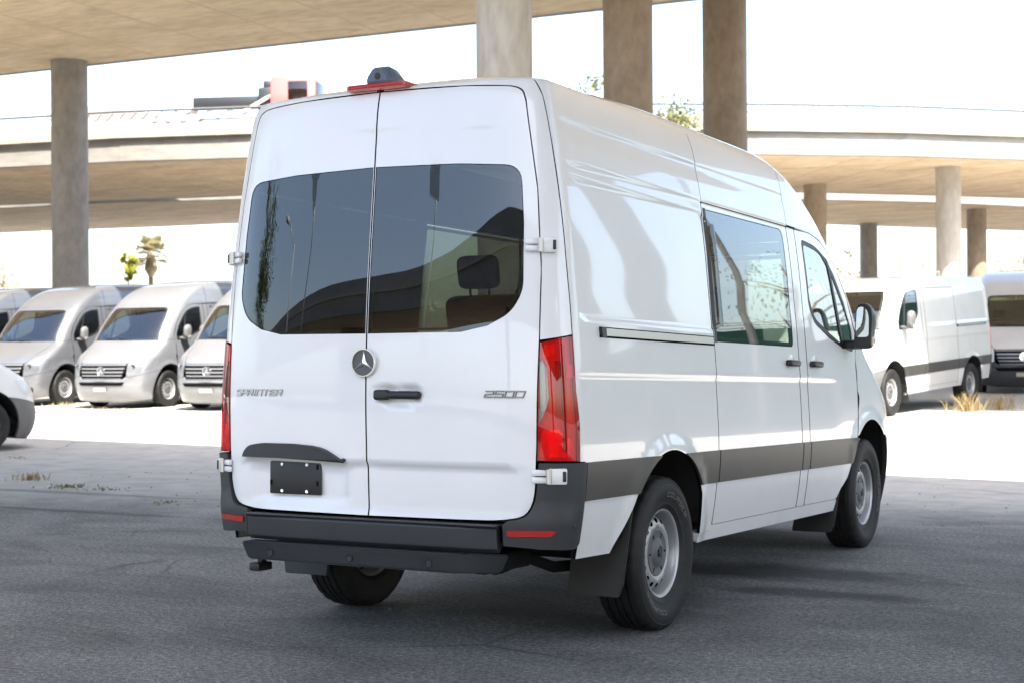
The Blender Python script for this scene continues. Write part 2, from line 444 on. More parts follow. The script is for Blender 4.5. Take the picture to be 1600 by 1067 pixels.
# ------------------------------------------------------------------ stroke lettering
GL = {'S': [[(1, .0), (.1, .0)], [(1, .0), (1, .45)], [(1, .45), (.0, .55)], [(0, .55), (0, 1)], [(0, 1), (1, 1)]],
      'P': [[(0, 0), (0, 1)], [(0, 1), (1, 1)], [(1, 1), (1, .45)], [(1, .45), (0, .45)]],
      'R': [[(0, 0), (0, 1)], [(0, 1), (1, 1)], [(1, 1), (1, .45)], [(1, .45), (0, .45)], [(.5, .45), (1, 0)]],
      'I': [[(.5, 0), (.5, 1)]],
      'N': [[(0, 0), (0, 1)], [(0, 1), (.95, 1)], [(.95, 1), (1, 0)]],
      'T': [[(0, 1), (1, 1)], [(.5, 1), (.5, 0)]],
      'E': [[(1, 1), (0, 1)], [(0, 1), (0, 0)], [(0, 0), (1, 0)], [(0, .5), (.9, .5)]],
      '2': [[(0, 1), (1, 1)], [(1, 1), (1, .52)], [(1, .52), (0, .45)], [(0, .45), (0, 0)], [(0, 0), (1, 0)]],
      '5': [[(1, 1), (0, 1)], [(0, 1), (0, .52)], [(0, .52), (1, .52)], [(1, .52), (1, 0)], [(1, 0), (0, 0)]],
      '0': [[(0, 0), (1, 0)], [(1, 0), (1, 1)], [(1, 1), (0, 1)], [(0, 1), (0, 0)]]}
def lettering(name, text, fmap, a0, b0, cw, ch, gap, slant, th, mat, parent, sgn=1, rake=True, widths=None, outn=-1, depth=.004):
    V = []; F = []
    a = a0
    for chx in text:
        wch = cw*(.35 if chx == 'I' else 1)
        for (p, q) in GL[chx]:
            P = Vector((a+p[0]*wch+slant*p[1]*ch, b0+p[1]*ch)); Q = Vector((a+q[0]*wch+slant*q[1]*ch, b0+q[1]*ch))
            d = (Q-P).normalized(); n = Vector((-d.y, d.x))*th/2; P2 = P-d*th*.45; Q2 = Q+d*th*.45
            cor = [P2+n, Q2+n, Q2-n, P2-n]; m = [P2+n*.4, Q2+n*.4, Q2-n*.4, P2-n*.4]
            lo = np.array([0, outn*.003, 0])+fmap(np.array([c.x for c in cor]), np.array([c.y for c in cor])); hi = np.array([0, outn*.003, 0])+fmap(np.array([c.x for c in m]), np.array([c.y for c in m]))
            hi = hi+np.array([0, outn*depth, 0]); b = len(V)
            V += list(lo)+list(hi); F += [(b+4, b+5, b+6, b+7)]+[(b+i, b+(i+1) % 4, b+4+(i+1) % 4, b+4+i) for i in range(4)]
        a += wch+gap
    V = np.array(V)
    if rake: V = rakeP(V)
    o = mesh_obj(name, V, F, mat, parent, smooth=False)
    bm = bmesh.new(); bm.from_mesh(o.data); bmesh.ops.recalc_face_normals(bm, faces=bm.faces[:]); bm.to_mesh(o.data); bm.free()
    return o

def star_emblem(parent, c, r, facing, rake=True, dark=True):
    """round badge: chrome ring, dark dish, three-pointed star; facing -1 = rear, +1 = front"""
    root = empty('emblem', parent=parent)
    def put(name, bm, mat):
        bmesh.ops.transform(bm, matrix=Matrix.Translation(c) @ Matrix.Diagonal((1, facing, 1, 1)), verts=bm.verts[:])
        if rake: bmesh.ops.transform(bm, matrix=RM, verts=bm.verts[:])
        return bm_obj(name, bm, mat, root, True, 35)
    bm = bmesh.new(); add_lathe(bm, [(-.012, r*.99), (.006, r), (.011, r*.97), (.011, r*.91), (.006, r*.88), (-.01, r*.88)], 48, 'Y'); put('ring', bm, MT['chrome'])
    bm = bmesh.new(); rg = add_lathe(bm, [(.003, r*.9), (.0025, r*.5), (.002, .001)], 40, 'Y'); put('dish', bm, MT['cap'] if dark else MT['chrome'])
    bm = bmesh.new(); ctr = bm.verts.new((0, .016, 0)); ring = []
    for k in range(6):
        a = R(90+60*k); rr = r*.9 if k % 2 == 0 else r*.2
        ring.append(bm.verts.new((rr*math.cos(a), .006, rr*math.sin(a))))
    for k in range(6): bm.faces.new((ctr, ring[k], ring[(k+1) % 6]))
    put('star', bm, MT['badge'])
    return root

# ------------------------------------------------------------------ wheel
def disc_depth(r):
    return np.interp(r, [0, .10, .122, .135, .155, .172, .184, .197], [.056, .056, .064, .068, .064, .054, .036, .010])
def make_wheel(parent, lo=False):
    wr = empty('wheel', parent=parent)
    seg = 60 if lo else 120
    bm = bmesh.new()
    half = [(.080, .206), (.090, .222), (.099, .240), (.104, .246), (.104, .252), (.112, .272), (.1195, .300), (.1225, .318), (.1215, .338), (.117, .352), (.118, .355), (.112, .366), (.103, .3775), (.097, .3825)]
    tread = [(.088, .385), (.064, .387), (.0625, .377), (.0545, .377), (.053, .3875), (.022, .388), (.0205, .378), (.0125, .378), (.011, .388)]
    prof = half+tread+[(-a, r) for a, r in reversed(half+tread)]
    rings = add_lathe(bm, prof, seg, 'X')
    for i, ring in enumerate(rings):
        a, r = prof[i]
        if r > .37 and abs(a) > .06:
            for k, v in enumerate(ring):
                if (k + (i > len(prof)//2)) % 4 == 0:
                    f = (r-.006)/r; v.co.y *= f; v.co.z *= f
        elif r > .385:
            for k, v in enumerate(ring):
                kk = (k+int(abs(a)*90)) % 6
                if kk == 0: v.co.y *= .985; v.co.z *= .985
    ty = bm_obj('tyre', bm, MT['rubber'], wr, True, 32)
    # raised sidewall lettering blocks
    if not lo:
        for a0, word in ((60, 'COURSER'), (240, 'COURSER')):
            V = []; F = []
            for i, chx in enumerate(word):
                ac = R(a0+24-8*i)
                for k in range(3):
                    wv = .012; r0 = .286; r1 = .306
                    seglist = {'C': [(0, 0, 0, 1), (0, 0, 1, 0), (0, 1, 1, 1)], 'O': [(0, 0, 0, 1), (1, 0, 1, 1), (0, 1, 1, 1), (0, 0, 1, 0)], 'U': [(0, 0, 0, 1), (1, 0, 1, 1), (0, 0, 1, 0)], 'R': [(0, 0, 0, 1), (0, 1, 1, 1), (1, 1, 1, .5), (1, .5, 0, .5), (.4, .5, 1, 0)], 'S': [(0, 0, 1, 0), (1, 0, 1, .5), (1, .5, 0, .5), (0, .5, 0, 1), (0, 1, 1, 1)], 'E': [(0, 0, 0, 1), (0, 0, 1, 0), (0, .5, .8, .5), (0, 1, 1, 1)]}[chx]
                    if k: break
                    for (x0, y0, x1, y1) in seglist:
                        def pt(px, py, dx, dy):
                            ang = ac-(px-.5)*.095; rr = r0+(r1-r0)*py; ax = np.interp(rr, [.272, .3, .318], [.112, .1195, .1225])+.0012
                            t = Vector((0, math.sin(ang), -math.cos(ang))); u = Vector((0, math.cos(ang), math.sin(ang)))
                            return Vector((ax, 0, 0))+u*(rr+dy)+t*dx
                        d = Vector((x1-x0, y1-y0)); d.normalize(); nx, ny = -d.y*.0016, d.x*.0016
                        b = len(V); V += [pt(x0, y0, nx, ny), pt(x1, y1, nx, ny), pt(x1, y1, -nx, -ny), pt(x0, y0, -nx, -ny)]; F.append((b, b+1, b+2, b+3))
            mesh_obj('tyre_lettering', V, F, MT['rubber_mark'], wr, smooth=False)
    # rim: barrel and lip
    bm = bmesh.new()
    add_lathe(bm, [(.078, .205), (.086, .218), (.0905, .2225), (.0925, .2215), (.0915, .216), (.082, .206), (.062, .203), (.050, .200), (.036, .196), (.0, .192), (-.06, .200), (-.088, .221), (-.092, .221), (-.08, .205), (.078, .205)], 64, 'X')
    bm_obj('rim', bm, MT['steel'], wr, True, 50)
    circ = [(.196*math.cos(t), .196*math.sin(t)) for t in np.linspace(0, 2*math.pi, 64, endpoint=False)]
    holes = []
    nh = 16
    for k in range(nh):
        c = 2*math.pi*k/nh; u = (math.cos(c), math.sin(c)); tt = (-u[1], u[0])
        holes.append([(u[0]*(.163+.0125*math.cos(s))+tt[0]*.0165*math.sin(s), u[1]*(.163+.0125*math.cos(s))+tt[1]*.0165*math.sin(s)) for s in np.linspace(0, 2*math.pi, 12, endpoint=False)])
    holes.append([(.09*math.cos(t), .09*math.sin(t)) for t in np.linspace(0, 2*math.pi, 32, endpoint=False)])
    fm = lambda a, b: np.stack([disc_depth(np.hypot(a, b)), a, b], -1)
    panel('wheel_disc', fm, circ, MT['steel'], wr, holes, .014, .014, 0, .012, rimmat=MT['gap'], outward=(1, 0, 0), rake=False, q=1.6 if lo else 1)
    bm = bmesh.new()
    add_lathe(bm, [(.050, .119), (.0635, .118), (.067, .112), (.0655, .108), (.066, .075), (.072, .066), (.080, .050), (.081, .034), (.074, .030), (.074, .001)], 48, 'X')
    hc = bm_obj('hub_cap', bm, MT['cap'], wr, True, 30)
    bm = bmesh.new()
    for k in range(6):
        rot = Matrix.Rotation(2*math.pi*(k+.5)/6, 4, 'X')
        add_box(bm, (.0660, -.0045, .082), (.0672, .0045, .105), 0, rot)
    bm_obj('cap_slot', bm, MT['gap'], wr)
    bm = bmesh.new(); add_lathe(bm, [(.074, .022), (.082, .021), (.084, .014), (.082, .012), (.082, .001)], 6, 'X'); bm_obj('cap_nut', bm, MT['black'], wr)
    # brake drum behind the disc
    bm = bmesh.new(); add_lathe(bm, [(.012, .001), (.012, .15), (-.05, .172), (-.07, .12), (-.16, .09), (-.16, .001)], 32, 'X'); bm_obj('brake_disc', bm, MT['under'], wr, True, 30)
    return wr
# ------------------------------------------------------------------ the whole van
ARC_R = (0., .39, .515); ARC_F = (3.66, .47, .53)
def arch_y(c, z, sgn): return c[0]+sgn*math.sqrt(max(0, c[2]**2-(z-c[1])**2))
def build_van(name, pm, bump_front=None, crew=True, low=False, near=True, lamp_full=True):
    B = Body(); B.crew = crew; B.low = low
    root = empty(name); q = 1. if near else 1.9
    PL, BK, GP = MT['plastic'], MT['black'], MT['gap']
    bump_front = bump_front or PL
    TOP = 2.615
    # ---- rear doors
    dr = [(.004, .618), (.70, .622, .10), (.838, .655, .14), (.850, .95), (.856, 1.45), (.853, 1.74), (.822, 2.10), (.752, 2.50), (.728, 2.572, .075), (.45, 2.590), (.004, 2.600)]
    win = [(.0068, 1.458), (.50, 1.460), (.63, 1.487), (.735, 1.542, .05), (.787, 1.64, .05), (.776, 1.95), (.752, 2.206, .075), (.45, 2.226), (.0068, 2.236)]
    outline = rnd(dr); wh = rnd(win)
    g2 = [(a+(.0045 if a < .4 else -.0035)*(1 if True else 0), b) for a, b in wh]
    cx = sum(p[0] for p in wh)/len(wh); cy = sum(p[1] for p in wh)/len(wh)
    def shrink(poly, d, cx, cy):
        da, db = d if isinstance(d, tuple) else (d, d)
        return [(a-math.copysign(min(da, abs(a-cx)), a-cx), b-math.copysign(min(db, abs(b-cy)), b-cy)) for a, b in poly]
    for s in (1, -1):
        fr = (lambda a, v: B.rear(a, v)) if s > 0 else (lambda a, v: B.rear(-a, v)*np.array([-1, 1, 1]))
        d = panel('rear_door', fr, outline, pm, root, [wh], .05, .03, 0, .02, s, q=q)
        panel('window', fr, shrink(wh, .003, cx, cy), MT['glass_dark'], d, (), .06, .06, -.0025, .004, s, BK, q=q)
        # dark frit and rubber around the glass edge, inside
        panel('window_seal', fr, shrink(wh, -.012, cx, cy), BK, d, [shrink(wh, .022, cx, cy)], .06, .06, -.008, .003, s, BK, q=q)
    # door handle (right leaf), grab moulding + plate (left leaf)
    fy = lambda x, z: float(B.rear(np.array([x]), np.array([z]))[0, 1])
    if near:
        h = rbox('door_handle', (.058, fy(.06, 1.178)-.032, 1.158), (.298, fy(.25, 1.178)-.004, 1.196), .016, BK, root, seg=3)
        rbox('handle_pivot', (.052, fy(.06, 1.178)-.038, 1.153), (.135, fy(.06, 1.178), 1.201), .014, BK, h, seg=3)
        rbox('key_lock', (.146, fy(.15, 1.178)-.004, 1.182), (.166, fy(.15, 1.178)+.012, 1.202), .004, MT['alu'], h)
        # grab moulding: long slim arched bar
        mo = rnd([(-.738, .872), (-.726, .898, .02), (-.69, .930, .04), (-.60, .941), (-.42, .941), (-.30, .934), (-.235, .922, .03), (-.18, .895, .03), (-.118, .858), (-.30, .866), (-.50, .872)])
        mp = lambda a, v: B.rear(a, v)-np.stack([0*a, .024+0*a, 0*a], -1)
        panel('grab_moulding', mp, mo, PL, root, (), .02, .006, 0, .026, 1, PL)
        ph = rbox('licence_plate_holder', (-.566, fy(-.42, .775)-.022, .700), (-.266, fy(-.42, .775)-.010, .856), .006, BK, root)
        for (x, z) in ((-.49, .842), (-.345, .842), (-.49, .716), (-.345, .716)):
            bm = bmesh.new(); add_lathe(bm, [(-.006, .001), (-.006, .0075), (-.003, .009), (.002, .009)], 10, 'Y', (x, fy(-.42, .775)-.0215, z))
            bmesh.ops.transform(bm, matrix=RM, verts=bm.verts[:]); bm_obj('screw', bm, MT['chrome'], ph)
        for (x, z) in ((-.556, .755), (-.285, .755), (-.285, .833)):
            rbox('slot', (x-.006, fy(-.42, .775)-.026, z-.012), (x+.006, fy(-.42, .775)-.02, z+.012), .003, GP, ph)
        star_emblem(root, (-.004, fy(0.03, 1.325)-.010, 1.325), .066, -1)
        lettering('model_lettering', 'SPRINTER', B.rear, -.795, 1.171, .031, .026, .011, .35, .0068, MT['badge'], root)
        lettering('model_number', '2500', B.rear, .622, 1.171, .036, .026, .0105, .35, .0068, MT['badge_dark'], root)
    # ---- hinges on the rear corners
    for s in (1, -1):
        for (z0, z1, xa, xb) in ((.786, .858, .828, .962), (1.812, 1.880, .785, .906)):
            hr = empty('hinge', parent=root)
            f = B.corner(np.array([phi_x(xa+.01, z0), phi_x(min(xb, float(tW(z0))-.012), z0)]), np.array([z0, z0]))
            a = Vector(f[0]); b = Vector(f[1]); d = (b-a); d.z = 0; L = d.length; d.normalize(); n = Vector((d.y, -d.x, 0))
            X = Matrix(((d.x, n.x, 0, a.x), (d.y, n.y, 0, a.y), (0, 0, 1, z0), (0, 0, 0, 1)))
            hz = z1-z0; mb = pm
            rbox('hinge_plate', (L*.42, -.01, 0), (L*1.0, .030, hz), .007, mb, hr, s, X)
            rbox('hinge_arm', (-.012, .006, hz*.53), (L*.46, .026, hz*.92), .006, mb, hr, s, X)
            rbox('hinge_arm', (-.012, .006, hz*.08), (L*.46, .026, hz*.47), .006, mb, hr, s, X)
            bm = bmesh.new(); add_tube(bm, [(L*.44, .030, .004), (L*.44, .030, hz-.004)], .012, 12)
            bmesh.ops.transform(bm, matrix=RM @ (Matrix.Diagonal((s, 1, 1, 1)) @ X), verts=bm.verts[:]); bm_obj('hinge_pin', bm, MT['alu'], hr, True, 40)
            rbox('hinge_stop', (L*.86, .024, hz*.18), (L*.97, .034, hz*.82), .003, BK, hr, s, X)
    # ---- rear corner pillars
    edge = [(v, x) for x, v in [(p[0], p[1]) for p in outline if p[0] > .5 and p[1] > 1.43]]
    edge = sorted(edge); ev = [e[0] for e in edge]; ex = [e[1] for e in edge]
    xe = lambda v: float(np.interp(v, [.80, .95, 1.45, 1.74, 2.10, 2.50, 2.56], [.846, .850, .856, .853, .822, .752, .735]))
    for s in (1, -1):
        L1 = [(phi_x(xe(v)+.005, v), v) for v in np.linspace(1.425, 2.47, 13)]
        i0 = max(i for i, p in enumerate(outline) if abs(p[0]-.752) < .02 and p[1] > 2.48 and p[1] < 2.53)
        L1 += [(phi_x(min(x+.005, float(tW(v+.005))*.999), v+.005), v+.005) for x, v in outline[i0:] if x > .02]
        L1 += [(phi_x(.02, 2.606), 2.606), (phi_x(.02, TOP), TOP), (phi_x(.5, TOP), TOP)]
        R1 = [(phi_y(-1.0515, v), v) for v in np.linspace(TOP, 1.450, 14)]
        panel('corner_pillar', B.corner, L1+R1, pm, root, (), 3, .04, 0, .014, s, q=q)
        # lamp
        lp = [(phi_x(xe(v)+.006, v), v) for v in np.linspace(.892, 1.412, 8)]+[(phi_x(.93, 1.432), 1.432)]+[(phi_y(-1.052, v), v) for v in (1.443, 1.3, 1.2)]+[(phi_y(-1.036, v), v) for v in (1.05, .95, .888)]
        tl = empty('tail_lamp', parent=root)
        panel('lamp_housing', B.corner, shrink(lp, 0.0, 60, 1.15), MT['red_inner'], tl, (), 2.5, .02, -.020, .0, s, GP, q=q)
        rv = rnd([(phi_x(xe(1.05)+.008, 1.05)+.4, 1.055), (52.8, 1.125, .03), (54.5, 1.17, .02), (54.0, 1.30, .02), (51.6, 1.334, .02), (phi_x(xe(1.3)+.008, 1.3)+.4, 1.338)])
        ln = panel('red_lens', B.corner, lp, MT['lens_red'], tl, [rv], 2.5, .02, .006, .022, s, MT['red_part'], q=q)
        panel('reverse_lens', B.corner, shrink(rv, (.2, .002), 52, 1.2), MT['lens_clear'], tl, (), 2, .02, .004, .01, s, BK, q=q)
        if near:
            # ribbed reflectors behind the lenses
            def rib(nm, poly, mat, off, amp, fq, ax=0):
                fm = lambda a, v: B.corner(a, v)-(amp*(.5+.5*np.cos((a if ax == 0 else v*100)*fq)))[:, None]*np.stack([np.sin(np.radians(a)), -np.cos(np.radians(a)), 0*a], -1)
                panel(nm, fm, poly, mat, tl, (), .5 if ax == 0 else 2, .02 if ax == 0 else .002, off, 0, s)
            rib('reverse_reflector', shrink(rv, (.3, .003), 52, 1.2), MT['reverse'], -.012, .004, 1.6)
            rib('brake_reflector', rnd([(phi_x(.872, 1.36), 1.345, .0), (62, 1.36, .02), (63, 1.41, .02), (phi_x(.88, 1.4), 1.405)]), MT['lamp_amber'], -.012, .006, .9)
            rib('turn_reflector', rnd([(59, 1.08, .02), (66, 1.10, .02), (67, 1.33, .02), (60, 1.335, .02)]), MT['lamp_dark'], -.006, .008, .55)
            rib('amber_reflector', rnd([(70, 1.255, .01), (77, 1.26, .01), (77, 1.32, .01), (71, 1.315, .01)]), MT['lamp_amber'], -.003, .004, .9)
            rib('lower_reflector', rnd([(48, .905, .02), (72, .905, .02), (73, .985, .02), (60, 1.03, .02), (50, 1.02, .02)]), MT['reflector'], -.006, .010, .35)
            rib('tail_light_guide', rnd([(64.5, .93), (68.5, .93), (69.5, 1.40), (66, 1.41)]), MT['lamp_dark'], -.002, .004, .8)
    # ---- rear bumper
    for s in (1, -1):
        L = [(phi_x(.695, .512), .512), (phi_x(.695, .608), .608)]
        for x, v in outline:
            if x > .70 and v < .95:
                k_ = min(1, max(0, (v-.625)/.10)); xx, vv = x+.0055*k_, v-.006*(1-k_)
                if vv > .61 and phi_x(xx, vv) > L[-1][0]+.05: L.append((phi_x(xx, vv), vv))
        L = [p for p in L if p[1] < .86]+[(phi_x(.8555, .880), .880)]
        Rr = [(90.5, .880), (91, .70), (90, .52), (84, .498), (70, .496), (50, .500)]
        bmpf = lambda a, v: B.corner(a, v)+((.016+.016*sm(.72, .60, v)*sm(88, 60, a))*1.0)[:, None]*np.stack([np.sin(np.radians(a))*.9, -np.cos(np.radians(a)), 0*a], -1)
        bc = panel('bumper_corner', bmpf, L+Rr, PL, root, (), 1.5, .012, 0, .03, s, PL, q=q)
        rf = [(phi_x(.715, .55), .555), (phi_x(.885, .55), .558), (phi_x(.908, .575), .577), (phi_x(.89, .59), .584), (phi_x(.715, .59), .582)]
        panel('reflector', bmpf, rf, MT['red_part'], bc, (), 1.0, .008, .006, .008, s, MT['black'], q=q)
        if near:
            bm = bmesh.new(); p = bmpf(np.array([78.]), np.array([.60]))[0]
            add_lathe(bm, [(-.01, .013), (.004, .012), (.005, .009), (.005, .001)], 14, 'X', (p[0]-.004, p[1], p[2]))
            bmesh.ops.transform(bm, matrix=RM @ Matrix.Diagonal((s, 1, 1, 1)), verts=bm.verts[:]); bm_obj('parking_sensor', bm, BK, bc, True, 40)
    bmc = lambda a, v: B.rear(a, v)-np.stack([0*a, .030+.018*sm(.606, .585, v)-.02*sm(.50, .475, v), 0*a], -1)
    bc = panel('bumper_centre', bmc, [(-.690, .478), (.690, .478), (.690, .606), (-.690, .606)], PL, root, (), .06, .008, 0, .05, 1, PL, q=q)
    rbox('bumper_ledge', (-.70, -1.27, .596), (.70, -1.16, .606), .004, BK, root)
    # step under the bumper
    st = empty('rear_step', parent=root)
    bm = bmesh.new()
    sx0, sx1 = -.665, .742
    top = [(sx0, -1.20), (sx0, -1.315), (sx0+.03, -1.335), (0, -1.35), (sx1-.16, -1.335), (sx1-.02, -1.255), (sx1, -1.20)]
    bot = [(sx0+.03, -1.20), (sx0+.03, -1.30), (sx0+.06, -1.318), (0, -1.33), (sx1-.19, -1.318), (sx1-.06, -1.25), (sx1-.04, -1.20)]
    tv = [bm.verts.new((x, y, .474)) for x, y in top]; bv = [bm.verts.new((x, y, .392)) for x, y in bot]
    bm.faces.new(tv); bm.faces.new(bv[::-1])
    for i in range(len(tv)): j = (i+1) % len(tv); bm.faces.new((tv[i], bv[i], bv[j], tv[j]))
    bmesh.ops.bevel(bm, geom=bm.edges[:], offset=.008, segments=2, affect='EDGES')
    bmesh.ops.transform(bm, matrix=RM, verts=bm.verts[:]); bm_obj('step_body', bm, PL, st, True, 40)
    if near:
        rbox('step_tread', (-.60, -1.32, .473), (.56, -1.26, .478), .002, BK, st)
        for x in (-.48, -.02, .40):
            bm = bmesh.new(); add_lathe(bm, [(-.004, .017), (-.002, .0165), (-.001, .012), (-.001, .001)], 20, 'Y', (x, -1.342+.012*(abs(x)/.5)**2, .432))
            bmesh.ops.transform(bm, matrix=RM, verts=bm.verts[:]); bm_obj('parking_sensor', bm, BK, st, True, 30)
        for x in (-.60, .60):
            rbox('step_bracket', (x-.03, -1.22, .38), (x+.03, -.80, .46), .006, MT['under'], st)
    # ---- roof (one skin from the drip line up), centre header above the doors
    rows = np.concatenate([np.linspace(TOP-.003, 2.8, 9), np.linspace(2.85, 3.47, 10)])
    cols = []
    def ringpts(v):
        pts = []
        for p in np.linspace(0, 90, 13): pts.append(B.corner(np.array([p*(1-.15*0)]), np.array([v]))[0])
        y0 = float(tYRC(v)); y1 = float(tYFC(v))
        for t in np.linspace(0, 1, 22)[1:]:
            pts.append(B.side(np.array([y0+(y1-y0)*t]), np.array([v]))[0])
        for qq in np.linspace(0, 1, 14)[1:]: pts.append(B.wrap(np.array([qq]), np.array([v]))[0])
        return np.array(pts)
    G = np.array([ringpts(v) for v in rows]); nr, nc = G.shape[:2]
    du = np.gradient(G, axis=1); dv = np.gradient(G, axis=0); NN = np.cross(du, dv); NN /= np.linalg.norm(NN, axis=2)[:, :, None]+1e-12
    NN[-1] = (0, 0, 1); flip = np.mean((NN*(G-CENTER)).sum(2)) < 0
    if flip: NN = -NN
    NN[-1] = (0, 0, 1)
    NN[:, 0, 0] = 0; NN[:, -1, 0] = 0
    F = [(i*nc+j, i*nc+j+1, (i+1)*nc+j+1, (i+1)*nc+j) for i in range(nr-1) for j in range(nc-1)]
    if np.dot(np.cross(G[0, 21]-G[0, 20], G[1, 20]-G[0, 20]), NN[0, 20]) < 0: F = [f[::-1] for f in F]
    finish('roof', G.reshape(-1, 3), NN.reshape(-1, 3), F, [0]*len(F), [pm], root, both=True)
    # brake light and camera on the header
    zc = float(B.rear(np.array([0.]), np.array([2.63]))[0, 2]); zsh = zc-2.62
    if near:
        bl = rbox('high_brake_light', (-.165, -1.185, 2.612+zsh), (.165, -1.06, 2.642+zsh), .009, MT['red_part'], root)
        rbox('lamp_strip', (-.150, -1.1875, 2.620+zsh), (.150, -1.18, 2.634+zsh), .003, MT['lens_red'], bl)
        bm = bmesh.new()
        secs = [(-1.185, .058, .008, .062), (-1.15, .078, .004, .088), (-1.08, .076, .0, .082), (-1.0, .055, .0, .050), (-.95, .03, .0, .02)]
        rr = []
        for (y, hw, z0, z1) in secs:
            poly = [(-hw, z0), (-hw, z0+(z1-z0)*.45), (-hw*.55, z1), (hw*.55, z1), (hw, z0+(z1-z0)*.45), (hw, z0)]
            rr.append([bm.verts.new((.01+x, y, 2.636+zsh+z)) for x, z in poly])
        for a, b in zip(rr, rr[1:]):
            for i in range(6): bm.faces.new((a[i], a[(i+1) % 6], b[(i+1) % 6], b[i]))
        bm.faces.new(rr[0]); bm.faces.new(rr[-1][::-1])
        bmesh.ops.recalc_face_normals(bm, faces=bm.faces[:]); bmesh.ops.bevel(bm, geom=bm.edges[:], offset=.006, segments=2, affect='EDGES')
        bmesh.ops.transform(bm, matrix=RM, verts=bm.verts[:]); rc = bm_obj('roof_camera', bm, MT['camgrey'], root, True, 40)
        bm = bmesh.new(); add_lathe(bm, [(-1.190, .001), (-1.190, .012), (-1.187, .016), (-1.17, .017)], 20, 'Y', (.012, 0, 2.672+zsh)); bmesh.ops.transform(bm, matrix=RM, verts=bm.verts[:]); bm_obj('camera_lens', bm, BK, rc, True, 40)
    # ---- sides
    a0 = math.degrees(math.asin((.66-ARC_R[1])/ARC_R[2]))
    aF0 = 180-math.degrees(math.asin((.9-ARC_F[1])/ARC_F[2]))
    for s in (1, -1):
        o = [(-1.0495, TOP), (-1.0465, 2.2), (-1.0465, 1.2), (-1.031, 1.05), (-1.030, .886), (-.985, .885), (-.985, .447), (-.62, .440)]+arc(*ARC_R, 180-a0, a0, 26)+[(.478, .447), (.675, .447), (.675, TOP)]
        sp = panel('side_panel', B.side, o, pm, root, (), .06, .022, 0, .016, s, q=q)
        panel('upper_side_panel', B.side, [(.681, 2.2285), (2.128, 2.2285), (2.128, TOP), (.681, TOP)], pm, root, (), .08, .02, 0, .016, s, q=q)
        # sliding door
        wo = rnd([(.706, 1.466, .015), (2.035, 1.470, .05), (2.040, 2.20, .07), (.716, 2.192, .015)])
        so_ = rnd([(.684, .478, .02), (2.122, .478, .02), (2.122, 2.223, .02), (.684, 2.223, .02)])
        sdr = panel('sliding_door', B.side, so_, pm, root, [wo] if crew else [], .06, .022, 0, .016, s, q=q)
        if crew:
            cx, cy = 1.37, 1.83
            panel('window', B.side, shrink(wo, .004, cx, cy), MT['glass_side'], sdr, (), .1, .08, -.002, .004, s, BK)
            panel('window_seal', B.side, shrink(wo, -.01, cx, cy), BK, sdr, [shrink(wo, .028, cx, cy)], .1, .06, -.007, .003, s, BK)
            panel('door_edge_trim', B.side, [(.690, 1.462), (.716, 1.462), (.728, 2.196), (.700, 2.196)], BK, sdr, (), .03, .06, .0035, .006, s, BK)
        if near:   # inner lining behind the outer skin
            panel('inner_lining', B.side, [(-1.0, 2.205), (2.35, 2.205), (2.35, 2.56), (-1.0, 2.56)], MT['interior'], root, (), .2, .06, -.035, .0, s, BK)
            panel('inner_lining', B.side, [(-.98, .92), (.690, .92), (.690, 2.19), (-.98, 2.19)], MT['interior'], root, (), .2, .06, -.035, .0, s, BK)
            panel('inner_lining', B.side, [(2.055, .70), (2.40, .70), (2.385, 2.19), (2.055, 2.19)], MT['interior'], root, (), .2, .06, -.035, .0, s, BK)
        # rail of the sliding door
        rl = panel('slide_rail', B.side, [(-.785, 1.444), (.672, 1.444), (.672, 1.494), (-.785, 1.494)], GP, root, (), .1, .03, .0015, .004, s, GP)
        panel('rail_bar', B.side, [(-.730, 1.452), (.640, 1.452), (.640, 1.487), (-.730, 1.487)], MT['alu'], rl, (), .1, .03, .013, .012, s, BK)
        panel('rail_end', B.side, [(-.782, 1.446), (-.735, 1.446), (-.735, 1.492), (-.782, 1.492)], BK, rl, (), .1, .03, .015, .014, s, BK)
        # centre pillar
        panel('door_pillar', B.side, rnd([(2.134, .478, .01), (2.279, .478, .01), (2.279, 2.223, .01), (2.134, 2.223, .01)]), pm, root, (), .06, .022, 0, .016, s, q=q)
        # front door
        do = rnd([(2.291, .478, .02), (2.985, .478, .03), (3.13, .615), (3.20, .715), (3.30, .885), (3.368, 1.02), (3.372, 1.40), (3.395, 1.47), (3.42, 1.585), (3.29, 1.83), (3.11, 2.02), (2.96, 2.13), (2.80, 2.195, .08), (2.60, 2.223), (2.291, 2.223, .02)])
        fw = rnd([(2.415, 1.74, .05), (2.50, 1.635, .06), (2.80, 1.548), (3.10, 1.488), (3.335, 1.468, .03), (3.345, 1.60, .03), (3.22, 1.80), (3.04, 1.985), (2.90, 2.085), (2.70, 2.150, .08), (2.40, 2.172, .05)])
        fd = panel('front_door', B.side, do, pm, root, [fw], .06, .022, 0, .016, s, q=q)
        ccx, ccy = 2.85, 1.78
        panel('window', B.side, shrink(fw, .004, ccx, ccy), MT['glass'], fd, (), .06, .06, -.003, .004, s, BK)
        panel('window_seal', B.side, shrink(fw, -.004, ccx, ccy), BK, fd, [shrink(fw, .030, ccx, ccy)], .05, .05, .001, .006, s, BK)
        panel('window_divider', B.side, [(3.085, 1.485), (3.135, 1.485), (2.935, 2.065), (2.895, 2.085)], BK, fd, (), .05, .06, .003, .008, s, BK)
        # moulding strips
        zt, zb = .880, .708; cut = lambda c, sg, pad=.0: [(arch_y(c, z, sg)+sg*pad, z) for z in np.linspace(zb, zt, 7)]
        MP = MT['mould']
